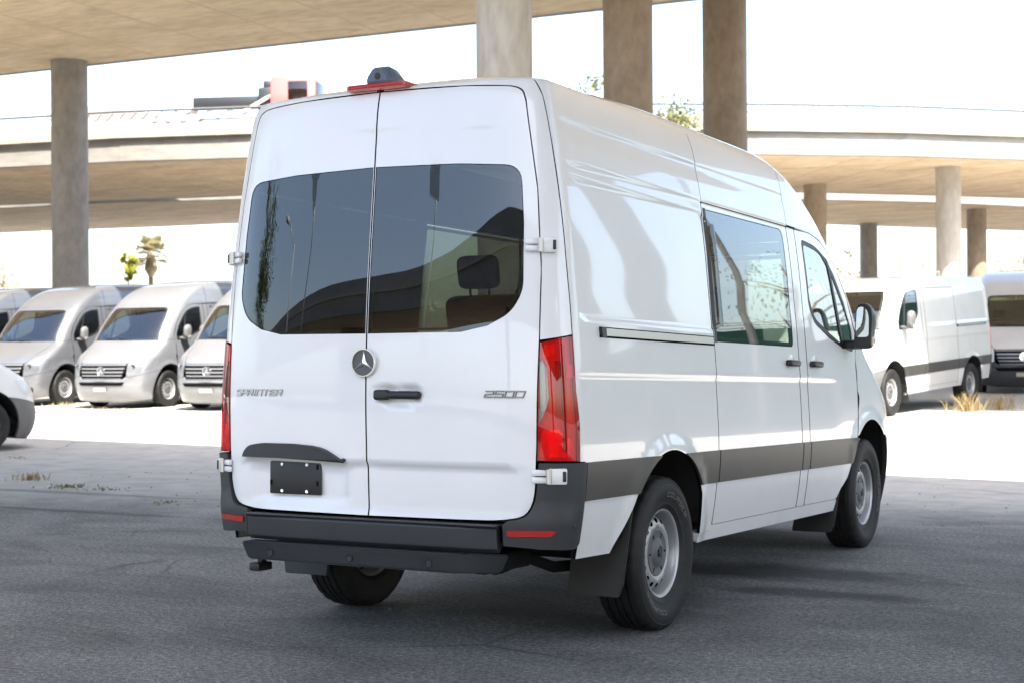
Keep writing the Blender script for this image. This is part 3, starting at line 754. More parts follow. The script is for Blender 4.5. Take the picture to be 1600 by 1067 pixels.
        strips = [[(-.983, zb)]+cut(ARC_R, -1)+[(-.983, zt)], [(arch_y(ARC_R, zt, 1), zt)][:0]+[(.673, zb), (.673, zt)]+cut(ARC_R, 1)[::-1],
                  [(.687, zb), (2.120, zb), (2.120, zt), (.687, zt)], [(2.137, zb), (2.277, zb), (2.277, zt), (2.137, zt)],
                  [(2.293, zb), (3.185, zb), (3.288, zt), (2.293, zt)]]
        for st_ in strips: panel('side_moulding', B.side, st_, MP, root, (), .08, .02, .011, .013, s, MP, q=q)
        # sill
        sf = lambda a, v: B.side(a, v)
        panel('sill', sf, [(.475, .395), (3.02, .395), (3.0, .4735), (.6795, .4735), (.6795, .4435), (.478, .4435)], pm, root, (), .1, .02, -.004, .05, s, pm, q=q)
        if near or crew:
            for yh in ((1.965, 1.372), (2.435, 1.372)):
                if not crew and yh[0] < 2: continue
                p = B.side(np.array([yh[0]]), np.array([yh[1]]))[0]
                hd = rbox('door_handle', (p[0]-.004, yh[0]-.10, yh[1]-.021), (p[0]+.040, yh[0]+.09, yh[1]+.018), .014, BK, root, s, seg=3)
                bm = bmesh.new(); bmesh.ops.create_uvsphere(bm, u_segments=20, v_segments=12, radius=1)
                bmesh.ops.transform(bm, matrix=RM @ Matrix.Diagonal((s, 1, 1, 1)) @ Matrix.Translation((p[0]-.008, yh[0]+.01, yh[1]+.005)) @ Matrix.Diagonal((.012, .075, .052, 1)), verts=bm.verts[:])
                bm_obj('handle_bowl', bm, MT['bowl'], hd, True)
        # front corner: fender, A pillar
        W_ = B.wrap
        fo = [(q_y(3.409, 1.494), 1.494), (q_y(3.402, 1.47), 1.47)]+[(q_y(3.384, v), v) for v in (1.40, 1.2, 1.02)]+[(q_y(3.312, .89), .89)]
        fo += [(q_y(y, z), z) for y, z in arc(*ARC_F, aF0, 180-aF0+ -2, 22) if True]
        endz = ARC_F[1]+ARC_F[2]*math.sin(R(180-aF0-2)); 
        fo += [(q_x(.66, .775), .775), (q_x(.605, .795), .795), (q_x(.602, 1.046), 1.046), (q_x(.622, 1.070), 1.070), (q_x(.70, 1.20), 1.20), (q_x(.785, 1.40), 1.40), (q_x(.806, 1.494), 1.494)]
        panel('fender', W_, fo, pm, root, (), .05, .022, 0, .016, s, q=q)
        panel('fender_moulding', B.side, [(3.20, .712)]+[(arch_y(ARC_F, z, -1), z) for z in np.linspace(.712, .876, 6)]+[(3.298, .876)], MP, root, (), .03, .02, .010, .012, s, MP)
        ap = [(q_y(y+.006, v), v) for y, v in [(3.407, 1.500), (3.425, 1.585), (3.295, 1.83), (3.115, 2.02), (2.965, 2.13), (2.80, 2.20), (2.60, 2.229), (2.291, 2.229)]]
        ap += [(q_y(2.15, 2.2295), 2.2295)]
        ap2 = [(q_x(x, v), v) for x, v in [(.0006, 2.172), (.45, 2.172), (.62, 2.168), (.69, 2.145), (.725, 2.06), (.748, 1.98), (.775, 1.8), (.798, 1.6), (.812, 1.51), (.812, 1.500)]]
        panel('windscreen_pillar', W_, ap[:-1][::-1][0:0]+[(q_y(2.291, 2.234), 2.234)]+[(q_y(3.0, 2.234), 2.234), (.99999, 2.234)]+ap2+[(q_y(3.47, 1.500), 1.500)]+ap[:-1], pm, root, (), .04, .03, 0, .014, s, q=q)
        # headlamp
        hl = rnd([(q_x(.612, .885), .885, .02), (q_x(.80, .85), .85, .03), (q_y(4.22, .95), .93, .02), (q_y(4.08, 1.12), 1.135, .02), (q_x(.76, 1.12), 1.12), (q_x(.615, 1.045), 1.045, .02)])
        lamp = panel('headlamp', W_, hl, MT['reflector'], root, (), .04, .02, -.004, .01, s, BK, q=q)
        panel('headlamp_lens', W_, hl, MT['lens_clear'], lamp, (), .05, .03, .008, .012, s, MT['lens_clear'], q=q)
        bm = bmesh.new(); hp = W_(np.array([q_x(.70, .97)]), np.array([.975]))[0]
        add_lathe(bm, [(.0, .001), (.008, .02), (.012, .042), (.006, .052), (-.03, .055)], 20, 'Y', (hp[0], hp[1]-.012, hp[2]))
        bmesh.ops.transform(bm, matrix=RM @ Matrix.Diagonal((s, 1, 1, 1)), verts=bm.verts[:]); bm_obj('projector', bm, BK, lamp, True, 40)
        # front bumper half is built below as one piece
        # mirrors
        mr = empty('door_mirror', parent=root)
        mm_ = MT['mirror_shell'] if near else MT['plastic2']
        rbox('mirror_arm', (.955, 3.10, 1.485), (1.12, 3.24, 1.545), .022, BK if near else mm_, mr, s, seg=3)
        bm = bmesh.new()
        secs = [(3.090, 1.0), (3.10, 1.04), (3.15, 1.04), (3.205, .93), (3.245, .66), (3.26, .35)]
        rr = []
        for (y, k) in secs:
            ring = []
            for (x, z) in rnd([(-.062, -.145, .035), (.056, -.140, .03), (.060, .10, .05), (.025, .155, .05), (-.048, .155, .045)], 4): ring.append(bm.verts.new((1.112+x*k+.006*(z > 0), y, 1.632+z*k)))
            rr.append(ring)
        for a, b in zip(rr, rr[1:]):
            for i in range(len(a)): bm.faces.new((a[i], a[(i+1) % len(a)], b[(i+1) % len(a)], b[i]))
        bm.faces.new(rr[0][::-1]); bm.faces.new(rr[-1])
        bmesh.ops.transform(bm, matrix=RM @ Matrix.Diagonal((s, 1, 1, 1)), verts=bm.verts[:]); bm_obj('mirror_housing', bm, mm_, mr, True, 40)
        gp = [(1.112+x*.86+.002, 1.640+z*.78) for (x, z) in rnd([(-.058, -.10, .03), (.048, -.10, .03), (.050, .09, .05), (.02, .160, .05), (-.045, .160, .05)], 4)]
        panel('mirror_glass', lambda a, b: np.stack([a, 3.086+0*a, b], -1), gp, MT['mirror'], mr, (), .05, .05, 0, .004, s, BK, outward=(0, -1, 0))
        rbox('turn_signal', (1.156, 3.10, 1.505), (1.180, 3.19, 1.565), .010, MT['turn'] if near else MT['reflector'], mr, s)
    # ---- cab roof cap
    vs_ = np.linspace(2.236, TOP, 14)
    def caprow(v):
        pts = []
        y1 = float(tYFC(v)); st_ = np.linspace(0, 1, 10)
        for t in st_[:-1]: pts.append(B.side(np.array([2.136+(y1-2.136)*t]), np.array([v]))[0] if y1 > 2.2 else B.side(np.array([2.136]), np.array([v]))[0]+np.array([0, .0001*t, 0]))
        q0 = 0 if y1 > 2.2 else q_y(2.137, v)
        for qq in np.linspace(max(0, q0), 1, 22): pts.append(B.wrap(np.array([qq]), np.array([v]))[0])
        return np.array(pts)
    G = np.array([caprow(v) for v in vs_]); nr, nc = G.shape[:2]
    e = 1e-3
    du = np.gradient(G, axis=1); dv = np.gradient(G, axis=0); NN = np.cross(du, dv); NN /= np.linalg.norm(NN, axis=2)[:, :, None]+1e-12
    if np.mean((NN*(G-CENTER)).sum(2)) < 0: NN = -NN
    NN[:, -1, 0] = 0
    F = [(i*nc+j, i*nc+j+1, (i+1)*nc+j+1, (i+1)*nc+j) for i in range(nr-1) for j in range(nc-1)]
    if np.dot(np.cross(G[3, 21]-G[3, 20], G[4, 20]-G[3, 20]), NN[3, 20]) < 0: F = [f[::-1] for f in F]
    finish('cab_roof', G.reshape(-1, 3), NN.reshape(-1, 3), F, [0]*len(F), [pm], root, both=True)
    # ---- windscreen, hood, grille, front bumper
    ws = rnd([(-.803, 1.506, .04), (.803, 1.506, .04), (.790, 1.6), (.768, 1.8), (.740, 1.98), (.700, 2.163, .07), (-.700, 2.163, .07), (-.740, 1.98), (-.768, 1.8), (-.790, 1.6)])
    wsc = panel('windscreen', B.front, ws, MT['glass'], root, (), .08, .08, -.003, .006, 1, BK, q=q)
    panel('windscreen_frit', B.front, shrink(ws, -.006, 0, 1.8), BK, wsc, [shrink(ws, .03, 0, 1.8)], .08, .08, -.007, .002, 1, BK, q=q)
    hd = rnd([(-.585, 1.048, .02), (.585, 1.048, .02), (.616, 1.078), (.695, 1.20), (.780, 1.40), (.801, 1.494, .02), (-.801, 1.494, .02), (-.780, 1.40), (-.695, 1.20), (-.616, 1.078)])
    def hoodf(a, v):
        P = B.front(a, v); ax = np.abs(a); P[:, 2] += .012*sm(.62, .50, ax)*sm(1.08, 1.2, v)*sm(1.49, 1.41, v); return P
    panel('hood', hoodf, hd, pm, root, (), .06, .02, 0, .02, 1, q=q)
    rbox('cowl', (-.74, 3.55, 1.43), (.74, 3.79, 1.488), .01, BK, root)
    for s in (1, -1):
        bm = bmesh.new(); add_tube(bm, [(s*.12-.1, 3.885, 1.525), (s*.12+.42, 3.83, 1.545)], .008, 6); bmesh.ops.transform(bm, matrix=RM, verts=bm.verts[:]); bm_obj('wiper', bm, BK, root)
    gr = rnd([(-.50, .725, .04), (.50, .725, .04), (.59, 1.038, .03), (-.59, 1.038, .03)])
    gg = panel('grille', B.front, gr, GP, root, (), .06, .03, -.02, .0, 1, BK)
    gri = lambda v: float(np.interp(v, [.725, 1.038], [.50, .59]))
    for v0, v1 in ((1.008, 1.036), (.930, .962), (.858, .890), (.790, .820), (.728, .748)):
        panel('grille_bar', B.front, [(-gri(v0)+.01, v0), (gri(v0)-.01, v0), (gri(v1)-.01, v1), (-gri(v1)+.01, v1)], MT['grille'] if bump_front is not PL else MT['plastic2'], gg, (), .06, .02, .006, .02, 1, BK)
    star_emblem(root, (0, float(tYF(.895))+.014, .895), .10, 1, dark=False)
    fbo = [(q_y(arch_y((ARC_F[0], ARC_F[1], ARC_F[2]), z, 1), z), z) for z in np.linspace(.885, .40, 8)]
    fbo = [(max(.02, a), b) for a, b in fbo]
    fbo += [(q_y(4.16, .30), .30), (q_x(.5, .26), .26), (.99999, .25), (.99999, .717), (q_x(.515, .717), .717), (q_x(.603, .787), .787), (q_x(.66, .767), .767)]
    bfm = lambda a, v: B.wrap(a, v)+np.stack([0*a, .03*sm(.10, .5, a)*sm(.74, .70, v)-.018*np.exp(-((v-.66)/.035)**2)*sm(.25, .6, a), 0*a], -1)
    d = panel_data(bfm, fbo, (), .05*q, .02*q, .006, .035)
    finish('front_bumper', *d, [bump_front, bump_front], root, both=True)
    panel('bumper_intake', B.front, rnd([(-.52, .600, .03), (.52, .600, .03), (.58, .668, .03), (-.58, .668, .03)]), GP, root, (), .06, .02, .046, .0, 1, BK)
    panel('front_plate', B.front, [(-.16, .49), (.16, .49), (.16, .57), (-.16, .57)], MT['alu'], root, (), .08, .04, .058, .014, 1, BK)
    # ---- wheel housings, underbody, axle
    for s in (1, -1):
        for c in (ARC_R, ARC_F):
            bm = bmesh.new(); n = 24; A = []; Bv = []
            a_s, a_e = (12, 168)
            for k in range(n+1):
                t = R(a_s+(a_e-a_s)*k/n); yy = c[0]+(c[2]+.012)*math.cos(t); zz = c[1]+(c[2]+.012)*math.sin(t)
                xo = float(B.side(np.array([yy]), np.array([zz]))[0, 0])-.012
                A.append(bm.verts.new((s*xo, yy, zz))); Bv.append(bm.verts.new((s*.55, yy, zz)))
            for k in range(n): bm.faces.new((A[k], A[k+1], Bv[k+1], Bv[k]))
            bm.faces.new(Bv)
            bmesh.ops.transform(bm, matrix=RM, verts=bm.verts[:]); bm_obj('wheel_housing', bm, MT['liner'], root, True, 60)
        # mud flaps
        for (yb, zt_, zb_, x0, x1, sl) in ((-.455, .66, .225, .70, 1.000, .10), (3.10, .62, .255, .70, .965, .20)):
            bm = bmesh.new()
            prof = [(x0, zb_+.0), (x1-.03, zb_), (x1-.012, zb_+.06), (x1, zt_), (x0, zt_)] if yb < 1 else [(x0-.02, zb_), (x1-.02, zb_), (x1, zb_+.05), (x1, zt_), (x0-.02, zt_)]
            f_ = []
            for dy in (0, .018):
                f_.append([bm.verts.new((s*x, yb+dy-sl*(1-(z-zb_)/(zt_-zb_)), z)) for x, z in prof])
            bm.faces.new(f_[0]); bm.faces.new(f_[1][::-1])
            for i in range(len(prof)): j = (i+1) % len(prof); bm.faces.new((f_[0][i], f_[0][j], f_[1][j], f_[1][i]))
            bmesh.ops.recalc_face_normals(bm, faces=bm.faces[:]); bmesh.ops.bevel(bm, geom=bm.edges[:], offset=.005, segments=2, affect='EDGES')
            bmesh.ops.transform(bm, matrix=RM, verts=bm.verts[:]); bm_obj('mud_flap', bm, MT['flap'], root, True, 40)
    rbox('underbody', (-.84, -1.04, .50), (.84, 4.25, .60), .02, MT['under'], root)
    for x in (-.42, .42): rbox('chassis_rail', (x-.04, -1.15, .40), (x+.04, 4.2, .51), .01, MT['under'], root)
    rbox('inner_frame', (-.55, .55, .36), (.55, 3.0, .50), .03, MT['under'], root)
    bm = bmesh.new(); add_tube(bm, [(-.80, 0, .38), (.80, 0, .38)], .05, 14); bmesh.ops.create_uvsphere(bm, u_segments=20, v_segments=12, radius=.16, matrix=Matrix.Translation((0, 0, .38))); bm_obj('rear_axle', bm, MT['under'], root, True, 50)
    if near:
        for x in (-.55, .55):
            bm = bmesh.new(); add_tube(bm, [(x, -.85, .47), (x, -.4, .34), (x, 0, .31), (x, .4, .34), (x, .8, .46)], .028, 8); bm_obj('leaf_spring', bm, MT['under'], root, True, 50)
        bm = bmesh.new(); add_tube(bm, [(.45, .9, .42), (.45, -.2, .47), (.47, -.7, .46), (.62, -1.12, .43)], [.03, .03, .03, .034], 14); bm_obj('exhaust', bm, MT['under'], root, True, 50)
        rbox('tow_socket', (-.66, -1.26, .325), (-.60, -1.15, .365), .008, BK, root); 
        rbox('tow_eye', (-.645, -1.215, .355), (-.615, -1.175, .41), .006, BK, root)
        rbox('spare_wheel_carrier', (-.36, -1.0, .34), (.36, -.35, .46), .05, MT['under'], root)
    # ---- cabin
    if near:
        rbox('load_floor', (-.84, -1.06, .605), (.88, 3.2, .64), .01, MT['interior'], root)
        def seat(x, y, wd, up=0):
            st_ = empty('seat', parent=root)
            rbox('cushion', (x-wd/2, y-.25, .86+up), (x+wd/2, y+.27, 1.02+up), .05, MT['seat'], st_, seg=3)
            rbox('seat_base', (x-wd/2+.04, y-.22, .63), (x+wd/2-.04, y+.22, .87+up), .02, BK, st_)
            rbox('backrest', (-wd/2, -.07, 0), (wd/2, .07, .66), .055, MT['seat'], st_, 1, Matrix.Translation((x, y-.24, (.98+up))) @ Matrix.Rotation(R(12), 4, 'X'), seg=3)
            n = 1 if wd < .7 else int(round(wd/.5))
            for k in range(n):
                xx = x+(k-(n-1)/2)*.48
                T = Matrix.Translation((xx, y-.24, (.98+up))) @ Matrix.Rotation(R(12), 4, 'X')
                rbox('headrest', (-.135, -.045, .70), (.135, .055, .90), .045, MT['seat'], st_, 1, T, seg=3)
                rbox('headrest_post', (-.07, -.01, .62), (-.058, .004, .74), .003, BK, st_, 1, T); rbox('headrest_post', (.058, -.01, .62), (.07, .004, .74), .003, BK, st_, 1, T)
        seat(.46, 2.55, .52); seat(-.46, 2.55, .52)
        if crew: seat(-.06, 1.15, 1.42, .13)
        rbox('dashboard', (-.86, 3.30, 1.02), (.86, 3.75, 1.36), .06, MT['seat'], root, seg=3)
        bm = bmesh.new(); add_lathe(bm, [(-.012+.012*math.cos(t), .185+.014*math.sin(t)) for t in np.linspace(0, 2*math.pi, 9)], 28, 'Y')
        bmesh.ops.transform(bm, matrix=RM @ Matrix.Translation((-.46, 3.16, 1.28)) @ Matrix.Rotation(R(-28), 4, 'X'), verts=bm.verts[:]); bm_obj('steering_wheel', bm, BK, root, True)
    else:
        rbox('bulkhead', (-.86, 1.95, .60), (.86, 2.0, 2.05), .01, MT['interior'], root)
        rbox('load_floor', (-.84, -1.06, .605), (.88, 3.2, .64), .01, MT['interior'], root)
        for x in (-.46, .46):
            st_ = empty('seat', parent=root)
            rbox('cushion', (x-.25, 2.3, .75), (x+.25, 2.82, 1.0), .05, MT['seat'], st_); rbox('backrest', (x-.25, 2.2, .95), (x+.25, 2.36, 1.62), .05, MT['seat'], st_); rbox('headrest', (x-.13, 2.2, 1.66), (x+.13, 2.3, 1.84), .04, MT['seat'], st_)
        rbox('dashboard', (-.86, 3.30, 1.02), (.86, 3.75, 1.36), .06, MT['seat'], root)
    # ---- wheels
    wl = make_wheel(root, not near); wl.location = (.868, 0, .385)
    kids = [c for c in COL.objects if c.parent == wl]
    for loc, rz in (((.868, 3.665, .385), 0), ((-.868, 0, .385), math.pi), ((-.868, 3.665, .385), math.pi)):
        c = wl.copy(); COL.objects.link(c); c.parent = root; c.location = loc; c.rotation_euler = (R(random.uniform(0, 360)), 0, rz)
        for k in kids: d_ = k.copy(); COL.objects.link(d_); d_.parent = c
    wl.rotation_euler = (0, 0, 0)
    return root
MT['turn'] = pmat('turn_signal_lens', (.55, .40, .30), .25, coat=1)
MT['grille'] = pmat('grille_bar_grey', (.20, .20, .205), .4, .5)
MT['reverse'] = pmat('reverse_lamp_reflector', (.42, .42, .40), .35, .4)
MT['lamp_amber'] = pmat('amber_inner', (1.0, .62, .30), .3)
MT['lamp_dark'] = pmat('lamp_dark_trim', (.30, .16, .15), .3, .3)  # darker inner parts of the tail lamp
MT['camgrey'] = pmat('camera_grey', (.09, .11, .15), .35)
MT['glass_side'] = glass('side_privacy_glass', (.36, .40, .34), 1.52, 1.4)
MT['bowl'] = pmat('handle_bowl_white', (.70, .71, .73), .4, coat=1)
MT['mirror_shell'] = pmat('mirror_shell_black', (.010, .011, .013), .35)
MT['liner'] = pmat('wheel_liner', (.020, .020, .021), .85, spec=.25)
MT['flap'] = pmat('mud_flap_rubber', (.022, .0215, .021), .6)
van = build_van('van', MT['white'])
tag(van, 'white high-roof crew van seen from behind, closest to the camera', 'van')
# ------------------------------------------------------------------ ground
_h = table([(8.4, 0), (12, .10), (18, .32), (22, .40), (28, .49), (36, .56)])
def hgt(x, y): return float(_h(y))
def asphalt():
    m, t, b = new_mat('weathered_asphalt'); v = coords(t)
    sx = N(t, 'ShaderNodeSeparateXYZ'); t.links.new(v, sx.inputs[0])
    big = noise(t, v, .22, 5, .6); mid = noise(t, v, 1.7, 6, .62); fine = noise(t, v, 95, 3, .75); fine2 = noise(t, v, 210, 2, .8)
    base = ramp(t, big, [(.32, (0.218, 0.219, 0.223)), (.68, (0.314, 0.311, 0.305))])
    c = mixc(t, .55, base.outputs[0], ramp(t, mid, [(.30, (0.192, 0.193, 0.198)), (.72, (0.346, 0.340, 0.330))]).outputs[0])
    # aggregate: dark binder and pale stones
    st = ramp(t, fine, [(.40, (0.380, 0.380, 0.380)), (.56, (1.0, 1.0, 1.0)), (.70, (1.7, 1.68, 1.65))])
    c = mixc(t, .85, c, mixc(t, 1.0, c, st.outputs[0], 'MULTIPLY'))
    sp = ramp(t, fine2, [(.66, (0, 0, 0)), (.74, (1, 1, 1))])
    c = mixc(t, sp.outputs[0], c, (0.420, 0.410, 0.390))
    # coarser lumps of aggregate and long drifts of grime
    g1 = ramp(t, noise(t, v, 34, 3, .7), [(.36, (.50, .50, .50)), (.52, (1.0, 1.0, 1.0)), (.66, (1.55, 1.54, 1.51))])
    c = mixc(t, .9, c, mixc(t, 1.0, c, g1.outputs[0], 'MULTIPLY'))
    vs2 = coords(t, (.7, 1.2, 1), rot=(0, 0, R(18)))
    g2 = ramp(t, noise(t, vs2, 1.0, 6, .68, .6), [(.32, (.50, .505, .51)), (.55, (1.0, 1.0, 1.0)), (.75, (1.22, 1.20, 1.17))])
    c = mixc(t, .9, c, mixc(t, 1.0, c, g2.outputs[0], 'MULTIPLY'))
    c = mixc(t, 1.0, c, (1.0, 1.005, .985), 'MULTIPLY')
    # paving darker to the right of and under the van, soft edge
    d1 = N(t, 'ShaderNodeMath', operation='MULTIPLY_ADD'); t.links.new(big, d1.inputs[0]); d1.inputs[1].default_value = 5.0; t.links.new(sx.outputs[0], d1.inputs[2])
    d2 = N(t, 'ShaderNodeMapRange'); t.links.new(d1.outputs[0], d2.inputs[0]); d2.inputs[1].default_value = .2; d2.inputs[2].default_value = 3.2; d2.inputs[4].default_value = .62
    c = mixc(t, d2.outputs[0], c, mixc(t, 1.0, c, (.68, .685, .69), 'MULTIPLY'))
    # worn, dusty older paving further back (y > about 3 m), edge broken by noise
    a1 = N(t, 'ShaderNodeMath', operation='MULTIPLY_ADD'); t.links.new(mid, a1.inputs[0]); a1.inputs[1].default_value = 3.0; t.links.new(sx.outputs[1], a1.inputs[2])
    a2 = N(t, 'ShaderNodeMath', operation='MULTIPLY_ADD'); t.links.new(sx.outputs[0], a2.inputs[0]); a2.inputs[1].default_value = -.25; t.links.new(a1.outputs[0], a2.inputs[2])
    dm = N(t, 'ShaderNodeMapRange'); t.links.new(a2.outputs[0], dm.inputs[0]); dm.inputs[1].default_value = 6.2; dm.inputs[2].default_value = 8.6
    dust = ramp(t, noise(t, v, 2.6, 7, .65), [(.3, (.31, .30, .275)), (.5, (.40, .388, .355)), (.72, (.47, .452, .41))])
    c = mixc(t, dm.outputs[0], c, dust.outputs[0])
    # cracks
    wv = N(t, 'ShaderNodeMix', data_type='VECTOR'); wv.inputs[0].default_value = .18
    nz = t.nodes.new('ShaderNodeTexNoise'); t.links.new(v, nz.inputs['Vector']); nz.inputs['Scale'].default_value = 1.1; nz.inputs['Detail'].default_value = 6
    t.links.new(v, wv.inputs[4]); t.links.new(nz.outputs[1], wv.inputs[5])
    vo = N(t, 'ShaderNodeTexVoronoi', feature='DISTANCE_TO_EDGE'); t.links.new(wv.outputs[1], vo.inputs['Vector']); vo.inputs['Scale'].default_value = .55
    cr = ramp(t, vo.outputs[0], [(.0, (1, 1, 1)), (.009, (0, 0, 0))])
    gate = ramp(t, noise(t, v, .33, 3), [(.53, (0, 0, 0)), (.64, (.7, .7, .7))])
    cm = mixc(t, 1.0, cr.outputs[0], gate.outputs[0], 'MULTIPLY')
    c = mixc(t, cm, c, (.035, .035, .036))
    # oil stains, and a broad darker patch under the van
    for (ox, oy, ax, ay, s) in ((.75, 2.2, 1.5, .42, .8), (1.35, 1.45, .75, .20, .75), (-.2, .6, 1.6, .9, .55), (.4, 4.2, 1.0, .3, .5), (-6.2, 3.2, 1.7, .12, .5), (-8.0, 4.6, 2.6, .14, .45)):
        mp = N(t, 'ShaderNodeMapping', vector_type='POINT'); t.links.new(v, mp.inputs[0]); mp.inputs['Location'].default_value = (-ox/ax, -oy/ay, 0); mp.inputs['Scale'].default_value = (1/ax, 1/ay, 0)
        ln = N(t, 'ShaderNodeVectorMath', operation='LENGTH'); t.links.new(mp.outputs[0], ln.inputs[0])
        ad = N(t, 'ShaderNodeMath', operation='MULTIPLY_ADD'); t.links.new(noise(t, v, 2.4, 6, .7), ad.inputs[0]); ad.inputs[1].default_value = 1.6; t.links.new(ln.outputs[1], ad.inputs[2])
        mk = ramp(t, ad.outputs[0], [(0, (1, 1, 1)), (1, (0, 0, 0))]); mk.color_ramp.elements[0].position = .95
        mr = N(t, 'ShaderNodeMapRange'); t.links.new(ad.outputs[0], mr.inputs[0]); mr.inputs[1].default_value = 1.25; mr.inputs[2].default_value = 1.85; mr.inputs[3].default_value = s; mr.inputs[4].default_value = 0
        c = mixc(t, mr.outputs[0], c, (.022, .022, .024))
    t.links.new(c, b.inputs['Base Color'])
    rr = ramp(t, mid, [(.3, (.68, .68, .68)), (.7, (.88, .88, .88))]); t.links.new(rr.outputs[0], b.inputs['Roughness'])
    b.inputs['Specular IOR Level'].default_value = .4
    ma = N(t, 'ShaderNodeMath', operation='MULTIPLY_ADD'); t.links.new(fine, ma.inputs[0]); ma.inputs[1].default_value = 1.0
    m2 = N(t, 'ShaderNodeMath', operation='MULTIPLY'); t.links.new(mid, m2.inputs[0]); m2.inputs[1].default_value = 1.2; t.links.new(m2.outputs[0], ma.inputs[2])
    bump(t, b, ma.outputs[0], .9, .010)
    return m
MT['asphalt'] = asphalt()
xs = np.concatenate([[-3000, -1200, -500, -220, -130], np.arange(-90, 61, 1.5), [90, 160, 400, 1200, 3000]])
ys = np.concatenate([[-3000, -1200, -400, -150, -90, -60, -45], np.arange(-32, 60, 1.0), [70, 90, 130, 220, 500, 1200, 3000]])
Vg = [(x, y, hgt(x, y)) for y in ys for x in xs]; nx = len(xs)
Fg = [(j*nx+i, j*nx+i+1, (j+1)*nx+i+1, (j+1)*nx+i) for j in range(len(ys)-1) for i in range(nx-1)]
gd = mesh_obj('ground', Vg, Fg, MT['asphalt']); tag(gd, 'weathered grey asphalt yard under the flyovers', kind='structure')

# ------------------------------------------------------------------ concrete
def concrete(name, c0, c1, streak=(1, 1, 1), board=0, sc=.6, rough=.9):
    m, t, b = new_mat(name); v = coords(t, streak)
    n1 = noise(t, v, sc, 7, .62, .4); n2 = noise(t, v, sc*6, 5, .6)
    c = ramp(t, n1, [(.28, c0), (.72, c1)])
    d = ramp(t, n2, [(.30, (.72, .70, .67)), (.62, (1.06, 1.05, 1.04))])
    col = mixc(t, .75, c.outputs[0], d.outputs[0], 'MULTIPLY')
    st = ramp(t, noise(t, v, sc*1.7, 4, .5, 1.2), [(.64, (0, 0, 0)), (.80, (.55, .55, .55))])
    col = mixc(t, st.outputs[0], col, tuple(x*.42 for x in c0))
    t.links.new(col, b.inputs['Base Color']); b.inputs['Roughness'].default_value = rough
    bump(t, b, n2, .25, .03); return m
MT['soffit'] = concrete('board_marked_soffit', (.55, .43, .28), (.74, .605, .425), (.30, .9, 1), sc=.8)
MT['soffit2'] = concrete('stained_soffit', (.38, .28, .175), (.62, .48, .325), (.45, 1.1, 1), sc=1.0)
MT['fascia'] = concrete('fascia_concrete', (.20, .19, .172), (.27, .258, .236), (.25, .25, 1.0), sc=.8)
MT['soffit3'] = concrete('pale_grey_soffit', (.52, .51, .49), (.66, .65, .63), (.4, .9, 1), sc=.8)
MT['barrier'] = concrete('barrier_concrete', (.22, .21, .19), (.30, .285, .262), (.25, .25, 1.0), sc=.8)
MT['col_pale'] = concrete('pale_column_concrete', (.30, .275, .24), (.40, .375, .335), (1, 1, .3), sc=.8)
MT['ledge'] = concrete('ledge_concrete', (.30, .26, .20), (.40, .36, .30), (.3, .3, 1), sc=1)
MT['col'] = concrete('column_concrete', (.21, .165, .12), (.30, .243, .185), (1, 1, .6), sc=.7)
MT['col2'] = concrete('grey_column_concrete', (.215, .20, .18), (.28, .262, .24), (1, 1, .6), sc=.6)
MT['galv'] = pmat('galvanised_steel', (.42, .42, .41), .5, .6)
MT['railm'] = pmat('weathered_rail_steel', (.10, .098, .095), .7, .2)
MT['roadtop'] = pmat('bridge_road', (.09, .09, .09), .9)

def sweep(name, path, prof, mat, parent, closed=True, smooth=False):
    """path: (P, n) pairs, n = inward unit vector; prof: (offset inward, z)"""
    V = []; F = []; k = len(prof)
    for P, n in path:
        for o, z in prof: V.append((P[0]+n[0]*o, P[1]+n[1]*o, z))
    for i in range(len(path)-1):
        for j in range(k if closed else k-1):
            a = i*k+j; b = i*k+(j+1) % k; F.append((a, b, b+k, a+k))
    if closed: F.append(tuple(range(k))[::-1]); F.append(tuple((len(path)-1)*k+j for j in range(k)))
    o = mesh_obj(name, V, F, mat, parent, smooth=smooth)
    bm = bmesh.new(); bm.from_mesh(o.data); bmesh.ops.recalc_face_normals(bm, faces=bm.faces[:]); bm.to_mesh(o.data); bm.free()
    return o
def spline(pts, step):
    out = []
    P = [Vector((*p, 0)) for p in pts]
    for i in range(len(P)-1):
        p0 = P[i-1] if i else P[0]*2-P[1]; p1 = P[i]; p2 = P[i+1]; p3 = P[i+2] if i+2 < len(P) else P[-1]*2-P[-2]
        n = max(2, int((p2-p1).length/step))
        for k in range(n):
            t = k/n; out.append(.5*((2*p1)+(p2-p0)*t+(2*p0-5*p1+4*p2-p3)*t*t+(3*p1-p0-3*p2+p3)*t**3))
    out.append(P[-1]); return out
def path_of(pts, step, inward):
    s = spline(pts, step); res = []
    for i, p in enumerate(s):
        d = (s[min(i+1, len(s)-1)]-s[max(i-1, 0)]).normalized(); n = Vector((-d.y, d.x, 0))*inward; res.append((p, n))
    return res
